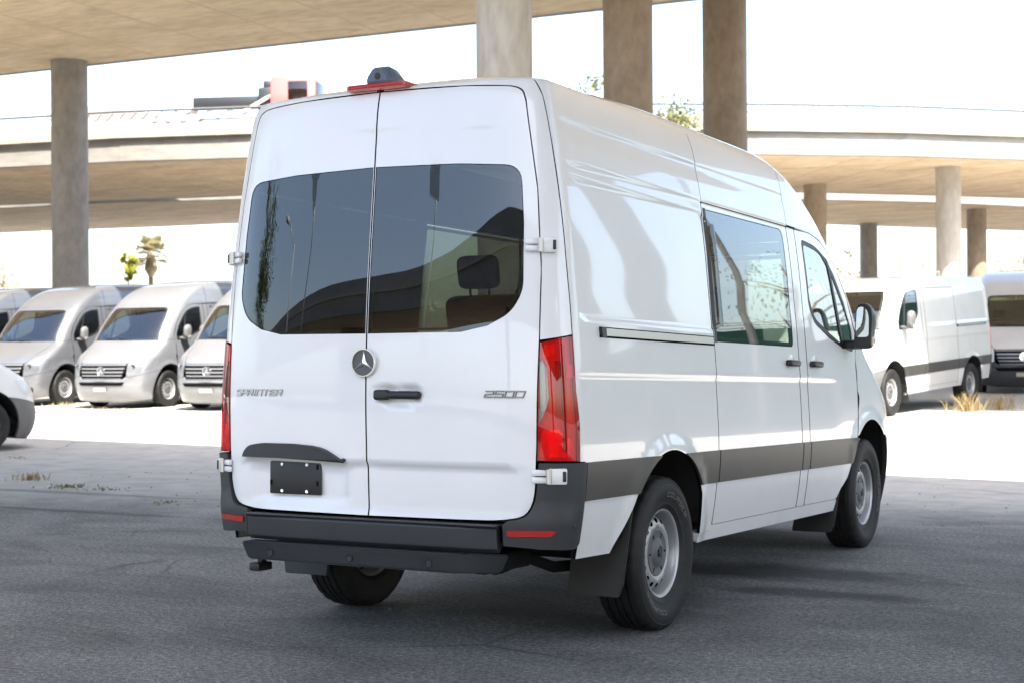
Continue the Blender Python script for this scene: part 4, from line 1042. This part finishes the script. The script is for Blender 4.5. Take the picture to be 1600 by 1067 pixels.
def flyover(name, label, pts, width, z, inward=1, step=4, soffit=None, gird=1.0, barrier=.8, rail=True, rail_far=False, ledge=.18, taper=None, joints=None):
    root = empty(name, (0, 0, 0)); path = path_of(pts, step, inward); W = width
    if taper: path = [(P, n*taper(P.x)) for P, n in path]
    sweep('deck_slab', path, [(0, z), (W, z), (W, z+gird*.6), (0, z+gird*.6)], soffit or MT['soffit'], root)
    sweep('fascia', path, [(-.02, z-.002), (.35, z-.004), (.35, z+gird), (-.02, z+gird)], MT['fascia'], root)
    sweep('fascia', path, [(W-.35, z-.004), (W+.02, z-.002), (W+.02, z+gird), (W-.35, z+gird)], MT['fascia'], root)
    sweep('road_slab', path, [(-ledge, z+gird), (W+ledge, z+gird), (W+ledge, z+gird+.16), (-ledge, z+gird+.16)], MT['ledge'], root)
    for o0 in (-ledge+.03, W+ledge-.31):
        sweep('barrier', path, [(o0, z+gird+.162), (o0+.28, z+gird+.162), (o0+.22, z+gird+.16+barrier), (o0+.06, z+gird+.16+barrier)], MT['barrier'], root)
    zt = z+gird+.16+barrier
    if rail:
        for o0 in ([-ledge+.12, W+ledge-.18] if rail_far else [-ledge+.12]):
            bm = bmesh.new(); add_tube(bm, [(P+n*o0)+Vector((0, 0, zt+.42)) for P, n in path], .05, 6); bm_obj('rail', bm, MT['railm'], root)
            fine = path_of(pts, .11, inward)
            bm = bmesh.new(); add_tube(bm, [(P+n*o0)+Vector((0, 0, zt+.22+.11*math.sin(i*.11/.62*2*math.pi))) for i, (P, n) in enumerate(fine)], .025, 4); bm_obj('scalloped_wire', bm, MT['railm'], root)
            me = None
            for i, (P, n) in enumerate(path[::1]):
                if me is None:
                    bm = bmesh.new(); add_tube(bm, [(0, 0, 0), (0, 0, .43)], .03, 6); po = bm_obj('post', bm, MT['galv'], root); me = po.data
                else: po = link(bpy.data.objects.new('post', me), root)
                po.location = P+n*o0+Vector((0, 0, zt))
    if joints:
        P0 = path[0][0]; dist = 0; me = None; tot = path_of(pts, .6, inward); acc = 0; last = tot[0][0]
        for P, n in tot:
            acc += (P-last).length; last = P
            if acc < 2.44 or not joints[0] < P.x < joints[1]: continue
            acc = 0; k = taper(P.x) if taper else 1; w_ = W*k-.8
            if me is None:
                bm = bmesh.new(); add_box(bm, (-.035, .5, -.012), (.035, 1.0, .004)); jo = bm_obj('form_joint', bm, soffit or MT['soffit'], root); me = jo.data
            else: jo = link(bpy.data.objects.new('form_joint', me), root)
            jo.scale = (1, 2*w_, 1); jo.location = (P.x-n.x*(w_-.4), P.y-n.y*(w_-.4), z); jo.rotation_euler = (0, 0, math.atan2(n.y, n.x)-math.pi/2)
    tag(root, label, 'flyover'); return root
# near flyover whose underside fills the top left
dA = flyover('flyover', 'concrete flyover whose wide underside fills the top left corner', [(-120, 28.6), (-38.4, 32.9), (-12.1, 34.3), (30, 36.5), (90, 39.7)], 18.7, 11.4, inward=-1, step=8, soffit=MT['soffit'], gird=1.4, rail=False, taper=lambda x: (18.7+.13*(min(20, max(-30, x))+6.2))/18.7, joints=(-60, 10))
# twin curved ramps behind
Bn = [(-95, 28), (-62, 32.2), (-41.9, 36.2), (-31.9, 38.8), (-15.3, 47.9), (-7.1, 54.8), (4, 67), (16, 86), (24, 104)]
dB = flyover('flyover', 'curved concrete ramp with pale fascia and railing, crossing behind the vans', Bn, 13.2, 8.7, inward=1, step=4, soffit=MT['soffit2'], gird=.85, barrier=.42, rail=True, joints=(-60, 5))
Bs = [(-100, 44), (-68, 46), (-53.5, 48.2), (-41.5, 51), (-19, 65.6), (-11.2, 74.5), (2, 92), (12, 110), (16, 122)]
dB2 = flyover('flyover', 'second curved concrete ramp, seen beneath and behind the railed ramp', Bs, 13.0, 8.7, inward=1, step=5, soffit=MT['soffit2'], gird=.8, barrier=.6, rail=False)
# overhead flyover that shades the yard (out of the picture, casts the shade; right-hand bend shaped to admit sky light)
dC = flyover('flyover', 'concrete flyover overhead of the white van, shading the yard', [(-90, 15.7), (-30, 9.1), (-10.8, 6.97), (5.8, 5.16), (14, 2.2), (21, -4.5), (25, -14), (27, -32)], 13.5, 8.0, inward=-1, step=8, soffit=MT['soffit3'], gird=1.2, rail=False)
# flyover behind the photographer, mirrored in the rear windows
dD = flyover('flyover', 'concrete flyover behind the camera, mirrored in the rear windows', [(-95, -64), (-60, -52), (-34, -38), (-14, -27), (6, -22), (40, -21)], 11, 6.6, inward=-1, step=5, soffit=MT['soffit2'], gird=1.5, barrier=1.0, rail=False)

def column(label, x, y, top, dia, mat, group, cap=True):
    z0 = hgt(x, y)-.05; bm = bmesh.new(); r = dia/2
    root = empty('bridge_column', (x, y, z0))
    add_lathe(bm, [(0, r), (top-z0+.02, r)], 48, 'Z'); bm_obj('shaft', bm, mat, root, True)
    k = 0; zz = 3.0
    while zz < top-z0-.5:
        bm = bmesh.new(); add_lathe(bm, [(zz, r+.001), (zz+.006, r+.006), (zz+.022, r+.006), (zz+.028, r+.001)], 48, 'Z'); bm_obj('formwork_joint', bm, mat, root, True); zz += 3.05
    bm = bmesh.new(); add_lathe(bm, [(0, r+.12), (.22, r+.12), (.26, r+.08), (.26, r-.02)], 40, 'Z'); bm_obj('footing', bm, MT['col2'], root, True, 40)
    tag(root, label, 'column', group); return root
G1 = 'round columns carrying the near flyover'; G2 = 'round columns under the curved ramps'
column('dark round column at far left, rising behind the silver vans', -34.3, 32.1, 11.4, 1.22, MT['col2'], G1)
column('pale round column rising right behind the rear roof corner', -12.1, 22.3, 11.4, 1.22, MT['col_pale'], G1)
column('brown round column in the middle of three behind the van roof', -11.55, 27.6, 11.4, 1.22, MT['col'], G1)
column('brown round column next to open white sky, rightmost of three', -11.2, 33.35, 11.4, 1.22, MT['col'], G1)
for (x, y) in ((15.5, 24.5), (15.5, 30), (15.5, 35.2)): column('round column of the near flyover, right of the picture', x, y, 11.4, 1.22, MT['col'], 'near flyover columns outside the picture')
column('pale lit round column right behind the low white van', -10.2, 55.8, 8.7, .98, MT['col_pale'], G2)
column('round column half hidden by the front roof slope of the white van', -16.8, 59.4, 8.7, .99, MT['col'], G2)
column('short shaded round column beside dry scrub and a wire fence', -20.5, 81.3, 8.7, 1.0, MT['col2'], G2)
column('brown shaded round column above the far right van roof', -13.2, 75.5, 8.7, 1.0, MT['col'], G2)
for (x, y) in ((14.5, -7), (-26, 2.5)): column('round column of the overhead flyover, outside the picture', x, y, 8.0, 1.2, MT['col'], 'overhead flyover columns')
for (x, y) in ((-26, -39), (0, -28.5), (24, -27)): column('round column of the flyover behind the camera', x, y, 6.6, 1.2, MT['col'], 'rear flyover columns')
# ------------------------------------------------------------------ parked vans
proto = build_van('parked_van', MT['silver'], MT['silver'], crew=False, near=False)
def place(o, fx, fy, ang, dz=0):
    """put the FRONT AXLE centre at (fx, fy); ang = heading, degrees from +Y towards -X"""
    h = R(ang); d = Vector((-math.sin(h), math.cos(h), 0))
    o.location = (fx-d.x*3.665, fy-d.y*3.665, 0)
    r = o.location; o.location.z = hgt(fx, fy)+dz
    pitch = math.atan2(hgt(r.x, r.y)-hgt(fx, fy), 3.665)
    o.location.z = hgt(r.x, r.y); o.rotation_euler = (0, 0, h)
    o.rotation_euler = (Matrix.Rotation(h, 4, 'Z') @ Matrix.Rotation(-pitch, 4, 'X')).to_euler()
place(proto, -18.92, 18.1, 184)
tag(proto, 'silver high-roof van with its whole grille showing, below the palm', 'van', 'silver vans parked in a row')
def repaint(o, m_from, m_to, kids=None):
    st = [o]
    while st:
        c = st.pop(); st += [k for k in COL.objects if k.parent == c]
        if c.type == 'MESH':
            for i, sl in enumerate(c.material_slots):
                if sl.material == m_from: sl.link = 'OBJECT'; sl.material = m_to
for (fx, fy, a, lab, mt) in ((-22.1, 18.35, 184, 'grey high-roof van with the dark column rising behind its roof', 'grey'),
                             (-25.2, 18.6, 184, 'grey van cut by the left picture edge, behind the others', 'grey'),
                             (-16.0, 17.95, 184, 'silver van whose grille is half hidden by the white van\'s left edge', 'silver')):
    c = copy_tree(proto); place(c, fx, fy, a); tag(c, lab)
    if mt != 'silver': repaint(c, MT['silver'], MT[mt])
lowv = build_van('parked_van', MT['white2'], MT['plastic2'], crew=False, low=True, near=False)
place(lowv, -3.59, 18.29, 172.2); tag(lowv, 'low-roof white panel van parked on the right, front half in sunlight', 'van', 'white vans parked around the yard')
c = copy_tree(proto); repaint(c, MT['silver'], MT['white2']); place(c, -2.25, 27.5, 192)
for k in [k for k in COL.objects if k.parent == c and k.name.startswith('front_bumper')]:
    for sl in k.material_slots: sl.link = 'OBJECT'; sl.material = MT['plastic']
tag(c, 'white high-roof van at the right picture edge, facing the camera in shade', 'van', 'white vans parked around the yard')
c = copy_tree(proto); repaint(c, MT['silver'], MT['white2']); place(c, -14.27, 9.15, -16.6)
for k in [k for k in COL.objects if k.parent == c and k.name.startswith('front_bumper')]:
    for sl in k.material_slots: sl.link = 'OBJECT'; sl.material = MT['plastic2']
tag(c, 'white van nose with grey bumper cut by the left edge, nearest of the parked vans', 'van', 'white vans parked around the yard')

# ------------------------------------------------------------------ vegetation
def leaf_mat(name, col, tr=.35):
    m, t, b = new_mat(name); v = coords(t); n = noise(t, v, 1.5, 4)
    r = ramp(t, n, [(.3, tuple(x*.6 for x in col)), (.7, tuple(min(1, x*1.35) for x in col))]); t.links.new(r.outputs[0], b.inputs['Base Color'])
    b.inputs['Roughness'].default_value = .6
    tl = N(t, 'ShaderNodeBsdfTranslucent'); t.links.new(r.outputs[0], tl.inputs[0]); mx = N(t, 'ShaderNodeMixShader'); mx.inputs[0].default_value = tr
    out = t.nodes['Material Output']; t.links.new(b.outputs[0], mx.inputs[1]); t.links.new(tl.outputs[0], mx.inputs[2]); t.links.new(mx.outputs[0], out.inputs[0]); return m
MT['leaf'] = leaf_mat('tree_leaves', (.105, .125, .045)); MT['leaf_dry'] = leaf_mat('dry_leaves', (.34, .275, .16)); MT['leaf_yel'] = leaf_mat('yellow_green_leaves', (.30, .30, .04))
MT['leaf_sun'] = leaf_mat('sunlit_leaves', (.17, .175, .065)); MT['frond'] = leaf_mat('palm_frond', (.36, .32, .17))  # leaf colour lightened to imitate sun, frond colour lightened to imitate distant haze
MT['bark'] = concrete('bark', (.10, .075, .05), (.20, .155, .11), (1, 1, .3), sc=3)
def tree(name, label, x, y, h, cr, nleaf, mat, seed, lean=.0, trunk=.16, group=None, zc=.62, squash=1.0, ls=.2):
    rs = random.Random(seed); z0 = hgt(x, y); root = empty(name, (x, y, z0-.05))
    bm = bmesh.new(); add_tube(bm, [(0, 0, 0), (lean*.2, 0, h*.25), (lean*.6, .05, h*.5), (lean, 0, h*.8)], [trunk, trunk*.8, trunk*.6, trunk*.25], 8)
    limbs = []
    for k in range(9):
        a = rs.uniform(0, 6.28); zb = h*rs.uniform(.3, .62); ln = cr*rs.uniform(.6, 1.0); e = Vector((math.cos(a)*ln, math.sin(a)*ln, zb+ln*rs.uniform(.3, .8)))
        add_tube(bm, [(lean*.4, 0, zb), ((lean*.4+e.x)/2, e.y/2, (zb+e.z)/2+.1), e], [trunk*.4, trunk*.25, trunk*.1], 5); limbs.append(e)
    bm_obj('trunk', bm, MT['bark'], root, True)
    cl = [(Vector((lean, 0, h*zc))+Vector((rs.gauss(0, cr*.45), rs.gauss(0, cr*.45), rs.gauss(0, (h*(1-zc))*.45*squash))), cr*rs.uniform(.22, .5)) for _ in range(26)]+[(l, cr*.34) for l in limbs]
    V = []; F = []
    for i in range(nleaf):
        c, r = rs.choice(cl); p = c+Vector((rs.gauss(0, 1), rs.gauss(0, 1), rs.gauss(0, .8)))*r*.55
        d = Vector((rs.gauss(0, 1), rs.gauss(0, 1), rs.gauss(0, .7))).normalized(); u = d.orthogonal().normalized(); u.rotate(Matrix.Rotation(rs.uniform(0, 6.28), 3, d)); s = ls*rs.uniform(.5, 1.2); q = d.cross(u)
        b = len(V); V += [p-u*s, p+q*s*.45, p+u*s, p-q*s*.45]; F.append((b, b+1, b+2, b+3))
    mesh_obj('crown', V, F, mat, root, smooth=False)
    tag(root, label, 'tree', group); return root
def at(px, depth):  # ground point straight ahead of a picture column at a depth (used once, to place things)
    l = (px-800)/FPX*depth; p = CAM+_Rt*l+_F*depth; return p.x, p.y
x, y = at(1064, 51); tree('tree', 'green tree top between the two right columns above the roof', x, y, 9.2, 2.0, 15000, MT['leaf_sun'], 1, ls=.11, group='trees behind the flyovers')
x, y = at(898, 51); tree('tree', 'sparse tree top left of the columns, just above the roof edge', x, y, 10.4, 1.2, 3500, MT['leaf_sun'], 2, ls=.10, group='trees behind the flyovers')
x, y = at(6, 112); tree('tree', 'pale hazy trees at the left picture edge behind the vans', x, y, 10.2, 2.2, 500, MT['leaf_dry'], 3, group='trees behind the flyovers')
x, y = at(38, 120); tree('tree', 'low dry shrub far off, just right of the left edge trees', x, y, 6.5, 1.6, 350, MT['leaf_dry'], 4, group='trees behind the flyovers', ls=.24)
x, y = at(201, 92); tree('slim_tree', 'slim yellow-green tree left of the palm', x, y, 7.2, .36, 1500, MT['leaf_yel'], 5, trunk=.12, group='trees behind the flyovers', ls=.16, zc=.86, squash=.8)
x, y = at(1588, 110); tree('tree', 'dry brown tree top at the right edge above the van roof', x, y, 8.6, 2.2, 900, MT['leaf_dry'], 6, group='trees behind the flyovers')
x, y = at(1322, 100); tree('tree', 'brown scrub by the wire fence left of the short column', x, y, 7.2, 1.5, 600, MT['leaf_dry'], 8, group='trees behind the flyovers')
x, y = at(1440, 120); tree('tree', 'faint scrub far behind the pale lit column', x, y, 7.0, 2.0, 300, MT['leaf_dry'], 9, group='trees behind the flyovers')
tree('tree', 'leafy tree behind the camera, mirrored in the rear window', -22, -15.5, 11.5, 2.2, 7000, MT['leaf'], 11, group='trees outside the picture', ls=.12, squash=1.3)
tree('tree', 'tree beyond the green fence right of the picture', 14.5, 46, 9.2, 2.6, 700, MT['leaf'], 12, group='trees outside the picture', ls=.07, trunk=.12)
def palm(label, x, y, h, seed, nf=44):
    rs = random.Random(seed); root = empty('palm_tree', (x, y, hgt(x, y)-.05)); bm = bmesh.new()
    add_tube(bm, [(0, 0, 0), (.05, 0, h*.5), (.1, 0, h)], [.2, .15, .14], 10); bm_obj('trunk', bm, MT['bark'], root, True)
    bm = bmesh.new(); add_tube(bm, [(.1, 0, h*.80), (.1, 0, h*.88), (.1, 0, h)], [.1, .42, .25], 12); bm_obj('dead_frond_skirt', bm, MT['leaf_dry'], root)
    for k in range(nf):
        a = rs.uniform(0, 6.28); el = rs.uniform(-.5, 1.3); L = rs.uniform(1.1, 1.5); V = []; F = []
        d = Vector((math.cos(a)*math.cos(el), math.sin(a)*math.cos(el), math.sin(el))); sd_ = d.cross(Vector((0, 0, 1))).normalized(); up = sd_.cross(d)
        base = Vector((.1, 0, h)); tip = base+d*L*.55
        V += [base-sd_*.015, base+sd_*.015, tip]; F.append((0, 1, 2))
        for j in range(11):
            t = (j-5)/5*1.25; dd = d*math.cos(t)+sd_*math.sin(t); e = tip+dd*L*.6*(1-.25*abs(t))-Vector((0, 0, .12*rs.random())); w2 = dd.cross(up).normalized()*.085
            b = len(V); V += [tip, tip+dd*L*.25+w2, e, tip+dd*L*.25-w2]; F.append((b, b+1, b+2, b+3))
        mesh_obj('frond', V, F, MT['frond'] if el > .2 else MT['leaf_dry'], root, smooth=False)
    tag(root, label, 'palm tree'); return root
x, y = at(235, 95); palm('fan palm standing above the second silver van', x, y, 7.0, 4)

def tuft(label, x, y, n, h, mat, seed, group, spread=.12):
    rs = random.Random(seed); V = []; F = []
    for k in range(n):
        a = rs.uniform(0, 6.28); r = abs(rs.gauss(0, spread)); b0 = Vector((math.cos(a)*r, math.sin(a)*r, 0)); hh = h*rs.uniform(.4, 1.1)
        tl = Vector((rs.gauss(0, .35), rs.gauss(0, .35), 1)).normalized()*hh; wd = Vector((rs.gauss(0, 1), rs.gauss(0, 1), 0)).normalized()*.007
        b = len(V); mid = b0+tl*.55; end = b0+tl+Vector((rs.gauss(0, .3), rs.gauss(0, .3), -.25))*hh*.5
        V += [b0-wd, b0+wd, mid+wd, mid-wd, end]; F += [(b, b+1, b+2, b+3), (b+3, b+2, b+4)]
    o = mesh_obj('weed_tuft', V, F, mat, smooth=False); o.location = (x, y, hgt(x, y)); tag(o, label, 'weed', group, 'stuff' if spread >= .22 else None); return o
MT['straw'] = leaf_mat('dry_straw', (.33, .25, .12), .3); MT['weed'] = leaf_mat('weed_green', (.16, .16, .07), .3)
def gp(u, v):  # picture point to flat ground, used once to place the weeds
    d = _F+_R2*((u-800)/FPX)-_U2*((v-551.85)/FPX); t = -CAM.z/d.z; p = CAM+d*t; return p.x, p.y
GW = 'weeds in cracks of the yard'
for (u, v, n, h, mt, lab, sp) in ((44, 750, 60, .12, 'straw', 'dry weed tuft left in the shade, nearest the cut-off white van', .16), (104, 761, 90, .05, 'weed', 'flat dark weed patch right of the dry tuft', .16), (162, 765, 50, .03, 'weed', 'low weed strip right of the flat patch', .16), (262, 785, 30, .03, 'weed', 'small flat weed patch near the bumper corner', .12), (318, 696, 24, .04, 'straw', 'tiny dry weed at the shadow line left of the tail lamp', .1), (30, 716, 40, .05, 'straw', 'dry weed behind the front tyre at the left edge', .3)):
    x, y = gp(u, v); tuft(lab, x, y, n, h, MT[mt], u, GW, sp)
tuft('orange dry weed in the sun beside the low white van', -1.75, 19.6, 120, .42, MT['straw'], 31, 'dry weeds by the low van', .16)
tuft('orange dry weed further right, beside the low van', -1.35, 20.4, 110, .34, MT['straw'], 32, 'dry weeds by the low van', .22)
tuft('dry weed between the first and second parked vans', -20.6, 17.9, 60, .14, MT['straw'], 33, 'dry weeds by the silver vans', .3)
tuft('dry weed in front of the silver van', -18.8, 17.2, 50, .08, MT['straw'], 34, 'dry weeds by the silver vans', .5)

# loose grit on the paving
rs = random.Random(5); V = []; F = []
for k in range(900):
    x = rs.uniform(-9, 3.2); y = rs.uniform(-2.5, 9.5); s = abs(rs.gauss(0, .006))+.003
    if abs(x) < 1.1 and -1.4 < y < 4.8 and rs.random() < .6: continue
    b = len(V); z = hgt(x, y)
    for (dx, dy, dz) in ((-1, -.7, 0), (1, -.8, 0), (.8, .9, 0), (-.9, .8, 0), (0, 0, 1.1)): V.append((x+dx*s*rs.uniform(.6, 1.2), y+dy*s*rs.uniform(.6, 1.2), z+dz*s*.8))
    F += [(b, b+1, b+4), (b+1, b+2, b+4), (b+2, b+3, b+4), (b+3, b, b+4)]
MT['grit'] = pmat('grit', (.20, .185, .16), .9)
gr_ = mesh_obj('loose_grit', V, F, MT['grit'], smooth=False); tag(gr_, 'loose grit scattered on the asphalt', 'grit', kind='stuff')

# ------------------------------------------------------------------ street furniture
MT['polem'] = pmat('haze_lightened_pole', (.55, .54, .50), .5)  # pole colour lightened in place of distant haze
def lamp_post(label, x, y, h, arm, ang, group=None, z0=None):
    root = empty('street_lamp', (x, y, hgt(x, y) if z0 is None else z0)); d = Vector((math.cos(ang), math.sin(ang), 0))
    bm = bmesh.new(); add_tube(bm, [(0, 0, 0), (0, 0, h*.6), (0, 0, h)], [.11, .08, .06], 10); bm_obj('pole', bm, MT['polem'], root, True)
    bm = bmesh.new(); add_tube(bm, [Vector((0, 0, h-.3)), Vector((0, 0, h+.2))+d*arm*.25, Vector((0, 0, h+.42))+d*arm*.65, Vector((0, 0, h+.45))+d*arm], .035, 8); bm_obj('arm', bm, MT['galv'], root, True)
    bm = bmesh.new(); add_box(bm, (-.32, -.13, -.06), (.32, .13, .07), .04, Matrix.Translation(Vector((0, 0, h+.44))+d*(arm+.25)) @ Matrix.Rotation(ang, 4, 'Z')); bm_obj('lamp_head', bm, MT['galv'], root, True, 40)
    bm = bmesh.new(); add_box(bm, (-.22, -.22, -.02), (.22, .22, .12), .02); bm_obj('base_plate', bm, MT['col2'], root, True, 40)
    tag(root, label, 'street lamp', group); return root
x, y = at(68, 100); lamp_post('thin far lamp post just left of the dark column', x, y, 9.4, .6, 2.6, 'street lamps')
x, y = at(-14, 74); lamp_post('curved lamp arm under the ramps at the left edge', x, y, 8.1, 1.5, R(28.4), 'street lamps')
lamp_post('street lamp behind the camera, mirrored in the left rear window', -24, -26, 10.5, 1.6, 2.0, 'street lamps outside the picture')
lamp_post('street lamp right of the picture, mirrored in the side window', 9.0, 24.5, 8.2, 1.5, 2.4, 'street lamps outside the picture')
# banner poles behind the camera (mirrored in the rear glass)
for (x, y, h, lab) in ((-18.8, -23.3, 10.9, 'diamond road sign on a bent pole behind the camera'), (-12.6, -23.5, 10.6, 'square road sign on a bent pole behind the camera')):
    root = empty('road_sign', (x, y, 0)); bm = bmesh.new(); add_tube(bm, [(0, 0, 0), (0, 0, h*.6), (.15, 0, h*.85), (.1, 0, h)], .05, 8); bm_obj('pole', bm, MT['galv'], root, True)
    bm = bmesh.new(); add_box(bm, (-.42, -.015, -.42), (.42, .015, .42), .01, Matrix.Translation((.1, .07, h-.3)) @ Matrix.Rotation(R(45 if 'diamond' in lab else 8), 4, 'Y')); bm_obj('sign_plate', bm, MT['alu'], root); tag(root, lab, 'road sign', 'road signs outside the picture')
# utility pole far right
x, y = at(1407, 130); root = empty('utility_pole', (x, y, hgt(x, y))); bm = bmesh.new(); add_tube(bm, [(0, 0, 0), (0, 0, 8.9)], [.14, .1], 8); bm_obj('pole', bm, MT['bark'], root, True)
for z in (8.3, 7.5): bm = bmesh.new(); add_box(bm, (-.9, -.05, z-.06), (.9, .05, z+.06), .01, Matrix.Rotation(.5, 4, 'Z')); bm_obj('crossarm', bm, MT['bark'], root)
tag(root, 'thin utility pole far off, left of the pale lit column', 'utility pole')
# chain-link fence with barbed wire, far right
def chain_fence(label, p0, p1, h, screen=None, n=12):
    p0 = Vector(p0); p1 = Vector(p1); root = empty('screen_fence' if screen else 'chain_link_fence', (p0.x, p0.y, 0)); d = p1-p0; me = None
    for k in range(n+1):
        q = d*(k/n); z = hgt(p0.x+q.x, p0.y+q.y)
        if me is None:
            bm = bmesh.new(); add_tube(bm, [(0, 0, 0), (0, 0, h), (.0, -.25, h+.35)], .03, 6); po = bm_obj('post', bm, MT['galv'], root); me = po.data
        else: po = link(bpy.data.objects.new('post', me), root)
        po.location = (q.x, q.y, z)
    pts = [(d.x*k/n, d.y*k/n, hgt(p0.x+d.x*k/n, p0.y+d.y*k/n)) for k in range(n+1)]
    for j, dz in enumerate((0, .12, .24)):
        bm = bmesh.new(); add_tube(bm, [(a, b-.08*j, c+h+.08+dz) for a, b, c in pts], .012, 4); bm_obj('barbed_wire', bm, MT['galv'], root)
    if screen:
        V = []; F = []; m = n*8
        for k in range(m+1):
            a = d*(k/m); z = hgt(p0.x+a.x, p0.y+a.y); wob = .04*math.sin(k*1.7)
            V += [(a.x, a.y+wob-.05, z+.05), (a.x, a.y-wob-.05, z+h), (a.x, a.y+wob-.056, z+.05), (a.x, a.y-wob-.056, z+h)]
        for k in range(m): b = k*4; F += [(b, b+4, b+5, b+1), (b+2, b+3, b+7, b+6)]
        mesh_obj('fabric_screen', V, F, screen, root)
    else:
        bm = bmesh.new(); L = d.length; st = .28
        for k in range(int(L/st)):
            t = k*st/L
            for sg in (1, -1):
                a = d*t; b_ = d*min(1, max(0, t+sg*h/L*.6)); add_tube(bm, [(a.x, a.y, .6), (b_.x, b_.y, .6+h)], .006, 3, False)
        o = bm_obj('wire_mesh', bm, MT['galv'], root); o['kind'] = 'stuff'
    tag(root, label, 'fence'); return root
x0, y0 = at(1280, 58); x1, y1 = at(1470, 50)
chain_fence('chain-link fence topped with barbed wire behind the low white van', (x0, y0, 0), (x1, y1, 0), 3.0)
MT['green'] = pmat('green_screen_fabric', (.07, .19, .15), .8)
chain_fence('green fabric fence right of the picture, mirrored in the side windows', (1.5, 30.5, 0), (40, 27.5, 0), 3.1, MT['green'], 14)

# ------------------------------------------------------------------ crane truck and car on the ramp
MT['red'] = paint('haze_paled_red', (.45, .13, .11), dirt=.2); MT['boom'] = pmat('boom_grey', (.018, .019, .021), .5); MT['offwhite'] = pmat('offwhite_steel', (.62, .56, .52), .5)  # cab red desaturated to imitate haze over the ramp
def on_ramp(px, off):
    # point on the railed ramp seen at picture column px, `off` metres in from its near edge
    best = None
    for P, n in path_of(Bn, .5, 1):
        q = P+n*off; d = q-Vector((CAM.x, CAM.y, 0)); u = 800+FPX*d.dot(_Rt)/d.dot(_F)
        if d.dot(_F) > 0 and (best is None or abs(u-px) < best[0]): best = (abs(u-px), q, n)
    return best[1], best[2]
q1, n1 = on_ramp(470, 4.2); q0, n0 = on_ramp(292, 4.2)
dr_ = (q1-q0); Ltr = dr_.length; ang = math.atan2(dr_.y, dr_.x); zr = 8.7+.85+.16
tr = empty('crane_truck', (q0.x, q0.y, zr), ang)
def tb(name, lo, hi, bev, m, xf=None, par=None):
    bm = bmesh.new(); add_box(bm, lo, hi, bev, xf); return bm_obj(name, bm, m, par or tr, True, 40)
tb('boom', (.5, -.3, 1.50), (Ltr-1.5, .3, 1.95), .04, MT['boom'])
tb('boom_tip', (.0, -.36, 1.35), (.52, .36, 2.05), .05, MT['offwhite'])
tb('boom_mount', (Ltr-1.75, -.5, 1.0), (Ltr-1.12, .5, 2.25), .1, MT['boom'])
tb('winch', (Ltr-1.6, -.25, 2.2), (Ltr-1.3, .25, 2.55), .06, MT['boom'])
cb = tb('cab', (Ltr-1.1, -1.1, .6), (Ltr+.75, 1.1, 2.62), .18, MT['red'])
tb('windscreen', (Ltr+.60, -.95, 1.55), (Ltr+.765, .95, 2.35), .03, MT['glass_dark'], None, cb)
tb('side_window', (Ltr-.35, -1.115, 1.6), (Ltr+.45, 1.115, 2.35), .03, MT['glass_dark'], None, cb)
tb('chassis', (1.0, -1.0, .55), (Ltr+.6, 1.0, 1.0), .05, MT['boom'])
tb('outrigger_strut', (-.07, -.07, 0), (.07, .07, 2.4), .02, MT['offwhite'], Matrix.Translation((2.6, -.5, 1.25)) @ Matrix.Rotation(R(62), 4, 'Y'))
for xx in (1.8, 3.1, Ltr-.2):
    for s in (-1, 1):
        bm = bmesh.new(); add_lathe(bm, [(-.15, .25), (-.15, .45), (-.1, .5), (.1, .5), (.15, .45), (.15, .25), (.10, .2), (.10, .001)], 24, 'Y', (xx, s*.95, .5)); bm_obj('wheel', bm, MT['rubber'], tr, True, 40)
tag(tr, 'crane truck with red cab and dark boom on the ramp, left of the roof camera', 'truck')
q1, n1 = on_ramp(214, 3.2); q0, n0 = on_ramp(142, 3.2); dr_ = q1-q0; L = dr_.length; ang = math.atan2(dr_.y, dr_.x)
cr_ = empty('box_truck', (q0.x, q0.y, zr), ang)
MT['gbox'] = pmat('grey_box_panel', (.30, .27, .26), .5)
bm = bmesh.new(); prof = [(0, .5), (0, 1.55), (L*.83, 1.55), (L*.99, 1.30), (L+.5, 1.25), (L+1.6, 1.0), (L+1.7, .5)]
A = [bm.verts.new((x, -.9, z)) for x, z in prof]; Bq = [bm.verts.new((x, .9, z)) for x, z in prof]; bm.faces.new(A); bm.faces.new(Bq[::-1])
for i in range(len(prof)): bm.faces.new((A[i], A[(i+1) % len(prof)], Bq[(i+1) % len(prof)], Bq[i]))
bmesh.ops.recalc_face_normals(bm, faces=bm.faces[:]); bmesh.ops.bevel(bm, geom=bm.edges[:], offset=.05, segments=2, affect='EDGES'); bm_obj('body', bm, MT['gbox'], cr_, True, 40)
tb('rear_window', (-.01, -.7, 1.15), (.02, .7, 1.45), .005, MT['glass_dark'], None, cr_)
for xx in (.6, L+.9):
    for s in (-1, 1):
        bm = bmesh.new(); add_lathe(bm, [(-.11, .2), (-.11, .30), (-.08, .33), (.08, .33), (.11, .30), (.11, .2), (.08, .001)], 20, 'Y', (xx, s*.85, .33)); bm_obj('wheel', bm, MT['rubber'], cr_, True, 40)
cr_.name = 'station_wagon'; tag(cr_, 'grey flat-roofed car on the ramp, just right of the dark column', 'car')
